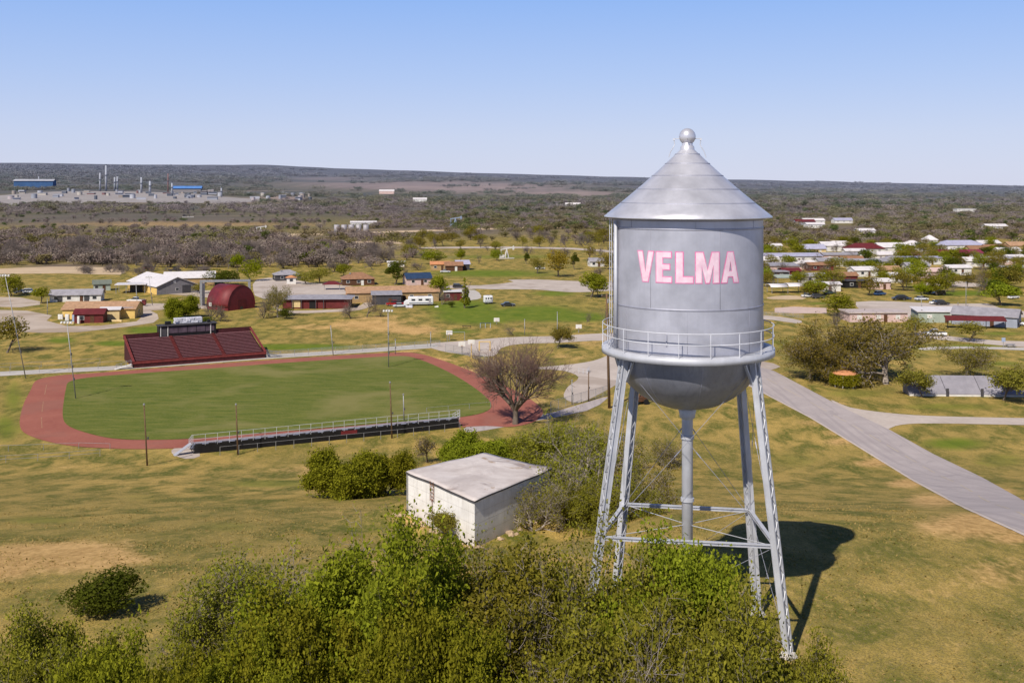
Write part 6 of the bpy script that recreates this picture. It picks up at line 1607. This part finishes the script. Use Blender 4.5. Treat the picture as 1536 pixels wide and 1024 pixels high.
# ================================================================== refinery on the far rise
def refinery():
    M_WHITEW, M_GREYR, M_DGREY, M_PINK, M_CREAM, M_REDB, M_TANW, M_GALV = [paint('hazy_' + n, c, .08, .05) for n, c in (('white', (172, 174, 184)), ('grey', (146, 150, 162)), ('dark_grey', (92, 98, 112)), ('pink', (172, 162, 166)), ('cream', (178, 172, 166)), ('rust', (128, 96, 98)), ('tan', (158, 148, 142)), ('steel', (160, 164, 176)))]  # distance haze painted into these colours as muted bluish tones
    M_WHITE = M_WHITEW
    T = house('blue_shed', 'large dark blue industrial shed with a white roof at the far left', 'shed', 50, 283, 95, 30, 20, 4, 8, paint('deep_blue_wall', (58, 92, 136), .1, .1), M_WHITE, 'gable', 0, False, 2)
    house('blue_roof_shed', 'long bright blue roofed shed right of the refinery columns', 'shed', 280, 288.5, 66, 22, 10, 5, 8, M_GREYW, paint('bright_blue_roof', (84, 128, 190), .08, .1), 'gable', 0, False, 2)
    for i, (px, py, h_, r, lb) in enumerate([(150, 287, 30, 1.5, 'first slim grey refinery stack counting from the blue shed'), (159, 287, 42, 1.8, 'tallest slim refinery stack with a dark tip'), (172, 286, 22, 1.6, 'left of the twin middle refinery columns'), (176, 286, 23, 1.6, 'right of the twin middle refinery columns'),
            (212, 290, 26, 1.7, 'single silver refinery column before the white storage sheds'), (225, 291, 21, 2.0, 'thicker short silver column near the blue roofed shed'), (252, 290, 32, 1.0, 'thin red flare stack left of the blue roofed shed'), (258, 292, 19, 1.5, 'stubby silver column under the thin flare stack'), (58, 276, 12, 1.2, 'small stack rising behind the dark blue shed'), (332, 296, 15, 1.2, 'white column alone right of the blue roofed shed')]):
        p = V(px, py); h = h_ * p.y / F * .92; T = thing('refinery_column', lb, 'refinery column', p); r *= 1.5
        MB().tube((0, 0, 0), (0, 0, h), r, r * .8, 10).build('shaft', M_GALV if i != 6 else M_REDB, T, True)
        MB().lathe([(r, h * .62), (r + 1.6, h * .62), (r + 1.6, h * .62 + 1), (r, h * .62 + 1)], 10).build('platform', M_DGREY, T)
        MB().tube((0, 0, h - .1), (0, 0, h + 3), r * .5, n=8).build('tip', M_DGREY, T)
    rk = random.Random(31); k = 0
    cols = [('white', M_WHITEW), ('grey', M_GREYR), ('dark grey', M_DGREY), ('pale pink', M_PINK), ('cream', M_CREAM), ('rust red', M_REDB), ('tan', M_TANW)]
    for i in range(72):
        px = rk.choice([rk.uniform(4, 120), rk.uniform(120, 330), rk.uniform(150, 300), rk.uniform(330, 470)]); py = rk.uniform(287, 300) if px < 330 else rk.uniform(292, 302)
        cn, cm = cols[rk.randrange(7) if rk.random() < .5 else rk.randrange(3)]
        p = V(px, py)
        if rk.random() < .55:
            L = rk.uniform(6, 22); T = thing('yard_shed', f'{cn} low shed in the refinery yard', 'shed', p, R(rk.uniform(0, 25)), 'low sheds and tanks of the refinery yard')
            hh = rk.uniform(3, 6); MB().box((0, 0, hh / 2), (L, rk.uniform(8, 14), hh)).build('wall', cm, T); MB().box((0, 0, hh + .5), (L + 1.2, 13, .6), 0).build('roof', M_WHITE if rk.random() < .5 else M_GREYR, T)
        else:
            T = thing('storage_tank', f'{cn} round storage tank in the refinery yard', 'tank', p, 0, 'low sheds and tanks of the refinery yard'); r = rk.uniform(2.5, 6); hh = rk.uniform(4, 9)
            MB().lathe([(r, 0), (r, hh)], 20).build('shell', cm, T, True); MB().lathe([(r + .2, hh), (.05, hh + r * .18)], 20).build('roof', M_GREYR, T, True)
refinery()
# ================================================================== woods and town trees
def in_poly(x, y, P):
    c = False; n = len(P)
    for i in range(n):
        (x1, y1), (x2, y2) = P[i], P[(i + 1) % n]
        if (y1 > y) != (y2 > y) and x < (x2 - x1) * (y - y1) / (y2 - y1) + x1: c = not c
    return c

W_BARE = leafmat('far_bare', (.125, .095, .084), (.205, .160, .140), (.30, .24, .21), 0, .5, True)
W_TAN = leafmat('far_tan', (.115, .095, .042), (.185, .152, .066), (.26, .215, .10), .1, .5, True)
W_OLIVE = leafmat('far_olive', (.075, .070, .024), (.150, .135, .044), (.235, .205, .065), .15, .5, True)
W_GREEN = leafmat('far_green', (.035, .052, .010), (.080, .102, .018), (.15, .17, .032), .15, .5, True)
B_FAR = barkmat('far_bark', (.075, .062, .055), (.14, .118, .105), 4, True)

def cloud_tree(seed, n, leaf, mat_, Ht=9, W=9, trunk_h=.15, clumps=12):
    """one light mesh: ragged crown of small faces over a few limbs"""
    rng = np.random.default_rng(seed)
    segs, tips = grow(rng, 2, Ht * .5, Ht * .03, [6, 4, 0], [.8, .7, .6], [.7, .6, .5], .5, .15, 1, .3)
    sv, sq = tubes(segs[0] + segs[1] + segs[2], 3)
    cs = []
    for i in range(clumps):
        d = rng.normal(size=3); d /= np.linalg.norm(d); k = rng.uniform(.3, .8)
        cs.append((d[0] * k * W * .5, d[1] * k * W * .5, max(Ht * (trunk_h + (1 - trunk_h) * .5) + d[2] * k * Ht * (1 - trunk_h) * .5, Ht * trunk_h), rng.uniform(.16, .3) * W))
    cs = np.array(cs); idx = rng.integers(0, len(cs), n)
    d = rng.normal(size=(n, 3)); d /= np.linalg.norm(d, axis=1, keepdims=True)
    c = cs[idx, :3] + d * cs[idx, 3:4] * rng.uniform(.5, 1.15, (n, 1)) * np.array([1, 1, .85])
    c[:, 2] = np.maximum(c[:, 2], .2)
    lv, lq = leaves(rng, c, leaf, d, .35)
    return np_mesh('wood_tree', np.concatenate([sv, lv]), np.concatenate([sq, lq + len(sv)]), [B_FAR, mat_], np.concatenate([np.zeros(len(sq)), np.ones(len(lq))]))

def thicket(seed, n, leaf, mat_, Ht, W):
    """a stand of trees whose crowns have grown together"""
    rng = np.random.default_rng(seed); k = 22
    cx = rng.normal(size=k) * W * .24; cy = rng.normal(size=k) * W * .2; r = rng.uniform(2.4, 4.6, k); h = rng.uniform(.5, 1, k) * Ht
    idx = rng.integers(0, k, n); d = rng.normal(size=(n, 3)); d /= np.linalg.norm(d, axis=1, keepdims=True)
    c = np.stack([cx[idx], cy[idx], h[idx] - r[idx] * .8], 1) + d * r[idx][:, None] * rng.uniform(.6, 1.1, (n, 1)); c[:, 2] = np.maximum(c[:, 2], .1)
    lv, lq = leaves(rng, c, leaf, d, .35)
    return np_mesh('thicket', lv, lq, [mat_])

SRC = bpy.data.collections.new('wood_sources')
src = []
for i, (sd, n, lf, m_, ht, w_) in enumerate([(1, 420, .40, W_BARE, 9, 9), (2, 380, .42, W_BARE, 8, 10), (3, 420, .38, W_BARE, 10, 8.5), (4, 420, .45, W_TAN, 9, 9), (5, 480, .48, W_OLIVE, 9, 9.5), (6, 520, .46, W_GREEN, 8.5, 9), (7, 420, .42, W_OLIVE, 8, 8), (8, 300, .4, W_GREEN, 5, 6), (9, 1000, .62, W_OLIVE, 8, 30), (10, 1000, .62, W_TAN, 7, 28), (11, 1000, .62, W_GREEN, 8, 26), (12, 900, .5, W_BARE, 8, 26)]):
    o = bpy.data.objects.new('wood_source_%02d' % i, cloud_tree(200 + sd, n, lf, m_, ht, w_) if w_ < 20 else thicket(200 + sd, n, lf, m_, ht, w_)); SRC.objects.link(o); src.append(o)

def nodes_wood():
    g = bpy.data.node_groups.new('wood_scatter', 'GeometryNodeTree')
    g.interface.new_socket('Geometry', in_out='INPUT', socket_type='NodeSocketGeometry'); g.interface.new_socket('Geometry', in_out='OUTPUT', socket_type='NodeSocketGeometry')
    N = g.nodes.new; gi, go = N('NodeGroupInput'), N('NodeGroupOutput')
    ip = N('GeometryNodeInstanceOnPoints'); ci = N('GeometryNodeCollectionInfo'); ci.inputs['Collection'].default_value = SRC; ci.inputs['Separate Children'].default_value = True; ci.inputs['Reset Children'].default_value = True
    def attr(nm, dt):
        a = N('GeometryNodeInputNamedAttribute'); a.data_type = dt; a.inputs['Name'].default_value = nm; return a.outputs[0]
    ip.inputs['Pick Instance'].default_value = True
    g.links.new(gi.outputs[0], ip.inputs['Points']); g.links.new(ci.outputs[0], ip.inputs['Instance'])
    g.links.new(attr('kind', 'INT'), ip.inputs['Instance Index'])
    ra = N('FunctionNodeAxisAngleToRotation'); g.links.new(attr('turn', 'FLOAT'), ra.inputs['Angle']); g.links.new(ra.outputs[0], ip.inputs['Rotation'])
    g.links.new(attr('size', 'FLOAT_VECTOR'), ip.inputs['Scale']); g.links.new(ip.outputs[0], go.inputs[0]); return g
WOODG = nodes_wood()

rw = np.random.default_rng(77)
NOGO = [[(-60, 309), (-60, 288), (40, 286), (130, 284), (260, 286), (330, 292), (440, 298), (400, 303), (330, 307), (200, 306)],
        [(-40, 413), (190, 413), (185, 400), (120, 397), (-40, 402)],
        [(1150, 372), (1540, 360), (1540, 470), (1150, 470)], [(1195, 345), (1195, 333), (1290, 331), (1290, 345)],
        [(620, 365), (940, 368), (940, 425), (620, 425)], [(380, 405), (640, 402), (640, 470), (380, 470)], [(0, 410), (400, 410), (400, 470), (0, 470)]]
PALE = [[(410, 302), (400, 262), (520, 270), (760, 276), (940, 290), (920, 297), (760, 292), (600, 294)], [(240, 305), (400, 296), (440, 305), (380, 312)]]
def nz(x, y, s):
    return math.sin(x * s + 1.7 * math.sin(y * s * .8 + 1)) * math.cos(y * s * 1.1 + 1.3 * math.sin(x * s * .7))
def scatter(n, x0, x1, y0, y1, fn):
    out = []
    for i in range(n):
        px = rw.uniform(x0, x1); py = rw.uniform(y0, y1); w_ = fn(px, py)
        if w_ and rw.random() < w_: out.append((px, py))
    return out
def dens(px, py):
    for P in NOGO:
        if in_poly(px, py, P): return 0
    c = .5 + .5 * nz(px, py * 5, .022) + .3 * nz(px, py * 4, .06)
    band = math.sin(py * .62 + px * .006 + 1.4 * math.sin(px * .009) + .6 * math.sin(px * .031)) + .5 * nz(px, py * 6, .03)
    if py < 300:
        if px < 430 and py < 273: return .95
        for P in PALE:
            if in_poly(px, py, P): return .5 if band > 1.05 else .012
        return .95 if band > .1 else .10
    if py < 318 and px > 380: return .95 if band > -.1 else .15
    if px < 540 and 322 < py < 346: return (.6 if band > .8 else .03)
    for P in PALE:
        if in_poly(px, py, P): return .06 if c < .75 else .35
    if 410 < px < 640 and 343 < py < 353: return .06
    if 300 < px < 900 and 362 < py < 372: return .25 * c
    if 560 < px < 900 and py > 345: return .28 * c + .05
    if py > 318 and px < 560: return min(1, .55 + .6 * c)
    if px > 1120 and py > 322: return min(1, .6 + .5 * c)
    return min(1, max(0, .15 + .85 * c))
pts = scatter(7000, -60, 1600, 292, 345, dens) + scatter(1900, -60, 1600, 345, 385, dens) + scatter(9000, -60, 1600, 247, 300, dens) + scatter(300, -40, 620, 385, 402, dens)
P3, KI, TU, SZ = [], [], [], []
for (px, py) in pts:
    if py < np.interp(px, _sx, _sy) + 1.5: continue
    p = V(px, py)
    if p.y > 7050 or p.y < 430: continue
    r = rw.random(); t = nz(p.x, p.y, .012)
    if px < 540 and 320 < py < 347: k = rw.choice([0, 1, 7], p=[.3, .3, .4])
    elif px < 620 and py > 312: k = rw.choice([0, 1, 2, 3, 4, 5], p=[.31, .27, .25, .08, .06, .03]) if p.y < 620 or rw.random() < .5 else rw.choice([11, 9, 8], p=[.72, .16, .12])
    elif px > 1130 and py > 318: k = rw.choice([0, 1, 3, 4, 5, 6], p=[.22, .18, .28, .18, .08, .06]) if rw.random() < .55 else rw.choice([11, 9, 8, 10], p=[.35, .35, .2, .1])
    elif py < 300: k = rw.choice([8, 9, 10, 6, 7], p=[.36, .2, .3, .07, .07])
    else: k = rw.choice([0, 1, 2, 3, 4, 5, 6, 7], p=[.15, .15, .12, .15, .18, .1, .1, .05]) if p.y < 900 or rw.random() < .6 else rw.choice([11, 9, 8, 10], p=[.25, .3, .3, .15])
    P3.append(p - Vector((0, 0, .3 if k < 8 else .8))); KI.append(int(k)); TU.append(rw.uniform(0, 6.28))
    s = rw.uniform(.6, 1.05) * (.92 if p.y < 1500 else 1.35 if p.y < 3500 else 1.7); SZ.append((s * rw.uniform(.9, 1.4), s * rw.uniform(.9, 1.4), s * rw.uniform(.65, 1.0)))
me = bpy.data.meshes.new('distant_woods'); me.from_pydata([tuple(p) for p in P3], [], [])
a = me.attributes.new('kind', 'INT', 'POINT'); a.data.foreach_set('value', np.array(KI, np.int32))
a = me.attributes.new('turn', 'FLOAT', 'POINT'); a.data.foreach_set('value', np.array(TU, np.float32))
a = me.attributes.new('size', 'FLOAT_VECTOR', 'POINT'); a.data.foreach_set('vector', np.array(SZ, np.float32).ravel())
o = link('distant_woods', me); md = o.modifiers.new('scatter', 'NODES'); md.node_group = WOODG
tag(o, 'distant brown and olive woods spreading to the horizon', 'woods', kind='stuff')

# --- near edge of the leafless wood: single trees
twig_tree('wood_bare0', 301, 10, .22, [8, 5, 4, 3], 1, 0, .1, L_OLIVE, barkmat('bark_grey', (.10, .085, .08), (.185, .16, .15)), barkmat('twig_wood', (.135, .108, .098), (.24, .198, .18)), .3, 4, .35, twig_boost=2.6)
twig_tree('wood_bare1', 302, 9, .2, [8, 5, 4, 3], 3, 0, .1, L_OLIVE, bpy.data.materials['bark_grey'], bpy.data.materials['twig_wood'], .32, 4, .3, twig_boost=2.6)
rk = random.Random(12)
for i in range(105):
    px = rk.uniform(-10, 620); py = rk.uniform(378, 404) if px > 190 else rk.uniform(372, 398)
    if px > 520 and py > 396: continue
    tree('wood_bare%d' % rk.randrange(2), 'bare_tree', 'grey leafless tree in the near edge of the wood behind the town', px, py, rk.uniform(20, 34), rk.uniform(22, 38), group='bare trees along the near edge of the wood')
for i in range(26):
    px = rk.uniform(120, 310); py = rk.uniform(405, 415)
    tree('wood_bare%d' % rk.randrange(2), 'bare_brush', 'low bare brush between the pale lane and the metal hall', px, py, rk.uniform(9, 17), rk.uniform(16, 30), group='bare brush along the pale lane', cat='brush')
for i in range(52):
    px = rk.uniform(600, 925); py = rk.uniform(356, 388)
    k = rk.choice(['wood_bare0', 'wood_bare1', 'olive1', 'olive0', 'bare2']); kn = 'olive' if 'olive' in k else 'bare'
    tree(k, kn + '_tree', ('olive tree scattered on the meadow beyond the green' if kn == 'olive' else 'bare tree scattered on the meadow beyond the green'), px, py, rk.uniform(14, 24), rk.uniform(16, 28), group=kn + ' trees on the far meadow')

# --- trees between the houses on the right
houses = [(q[3].location.x, q[3].location.y, q[0], q[1], q[3].get('label', q[2])) for q in LAND]
ROADS = [[(1284, 450), (1490, 450), (1560, 470), (1560, 480), (1290, 480)], [(1150, 458), (1245, 458), (1245, 472), (1150, 472)], [(1260, 408), (1282, 408), (1302, 430), (1262, 430)], [(1160, 428), (1205, 428), (1205, 448), (1160, 448)]]
KN = {'green0': 'green tree', 'green1': 'green tree', 'green2': 'rounded green tree', 'olive0': 'olive tree', 'olive1': 'olive tree', 'olive2': 'olive tree', 'bare0': 'bare tree', 'bare1': 'bare tree', 'dark0': 'dark green tree', 'bright0': 'bright green tree'}
used = set(); placed = []
for i in range(2600):
    if len(placed) >= 124: break
    px = rk.uniform(1142, 1545); py = rk.uniform(368, 432) if rk.random() < .9 else rk.uniform(430, 446)
    if any(in_poly(px, py, P) for P in ROADS): continue
    p = V(px, py)
    if any(math.hypot((p.x - h[0]) , p.y - h[1]) < 6 for h in houses): continue
    if any(math.hypot(p.x - q[0], (p.y - q[1]) * .5) < 4.5 for q in placed): continue
    k = rk.choice(['green0', 'green1', 'green2', 'olive0', 'olive1', 'olive2', 'olive0', 'dark0', 'bare0', 'bare1', 'dark0', 'green1'])
    near = sorted((h for h in houses if h[2] > 1130), key=lambda h: math.hypot(h[0] - p.x, (h[1] - p.y)))
    lab = None
    for h in near[:6]:
        rel = ('behind' if p.y > h[1] + 5 else 'in front of') if abs(h[2] - px) < 14 else ('right of' if px > h[2] else 'left of')
        l = f'{KN[k]} {rel} the {h[4]}'.replace(',', '')
        if len(l.split()) <= 16 and l not in used: lab = l; break
    if lab is None: continue
    used.add(lab); placed.append((p.x, p.y))
    sc = (py - Y0) / 40
    tree(k, KN[k].replace(' ', '_'), lab, px, py, rk.uniform(5.2, 8.0) * sc, rk.uniform(6.5, 10.5) * sc)
# --- a few more between the houses in the middle of town
for (px, py, hp, wp, k, lb) in [(300, 440, 18, 26, 'olive0', 'olive tree at the grey gable end of the metal hall'), (610, 412, 14, 20, 'bare0', 'bare tree behind the blue roofed house'), (628, 405, 16, 26, 'wood_bare1', 'grey bare tree left of the orange roofed house'), (560, 405, 20, 30, 'wood_bare0', 'grey bare tree behind the brown hip roofed house'),
                               (718, 396, 20, 16, 'bare2', 'thin bare tree right of the silver roofed tin barn'), (926, 440, 30, 26, 'bare0', 'bare tree close behind the tank wall'), (500, 408, 22, 34, 'wood_bare1', 'grey bare tree behind the bright red carport'), (1152, 388, 16, 24, 'green1', 'green tree against the right wall of the tank'), (1170, 392, 15, 22, 'green0', 'green tree left of the long lilac grey store')]:
    tree(k, 'town_tree', lb, px, py, hp, wp)

# ================================================================== dry grass tufts on the near slope
def tufts():
    rng = np.random.default_rng(5); n = 90000
    d = 30 + 95 * rng.random(n) ** .8; u = rng.uniform(-.52, .52, n); x = u * d
    k = np.sin(x * .55 + 2 * np.sin(d * .3)) + np.sin(d * .8 + x * .21) + rng.normal(size=n) * .9
    keep = (k > .5) & (rng.random(n) > smooth((d - 65) / 55)); x, d = x[keep], d[keep]
    # nothing on the road, under the block building or on its pad
    road = np.interp(d, [60, 66, 90, 135, 170], [26, 27.5, 34, 44, 48]); ok = (x < road - 1) & ~((np.abs(x + 2.5) < 7.5) & (np.abs(d - 83) < 9))
    x, d = x[ok], d[ok]; n = len(x); z = H(x, d)
    a = rng.uniform(0, 6.28, n); h = rng.uniform(.03, .10, n); w_ = rng.uniform(.03, .075, n); lx, ly = rng.normal(size=n) * .09, rng.normal(size=n) * .09
    cx_, cy_ = np.cos(a) * w_, np.sin(a) * w_
    v = np.stack([np.stack([x - cx_, d - cy_, z - .02], 1), np.stack([x + cx_, d + cy_, z - .02], 1), np.stack([x + cx_ * .55 + lx, d + cy_ * .55 + ly, z + h], 1), np.stack([x - cx_ * .4 + lx, d - cy_ * .4 + ly, z + h * .8], 1)], 1).reshape(-1, 3)
    m = leafmat('dry_grass_blade', (.20, .165, .04), (.30, .225, .07), (.42, .31, .12), .2, .12)
    tag(link('dry_grass', np_mesh('dry_grass', v, np.arange(n * 4).reshape(-1, 4), m)), 'short dry grass tufts on the slope', 'grass', kind='stuff')
tufts()
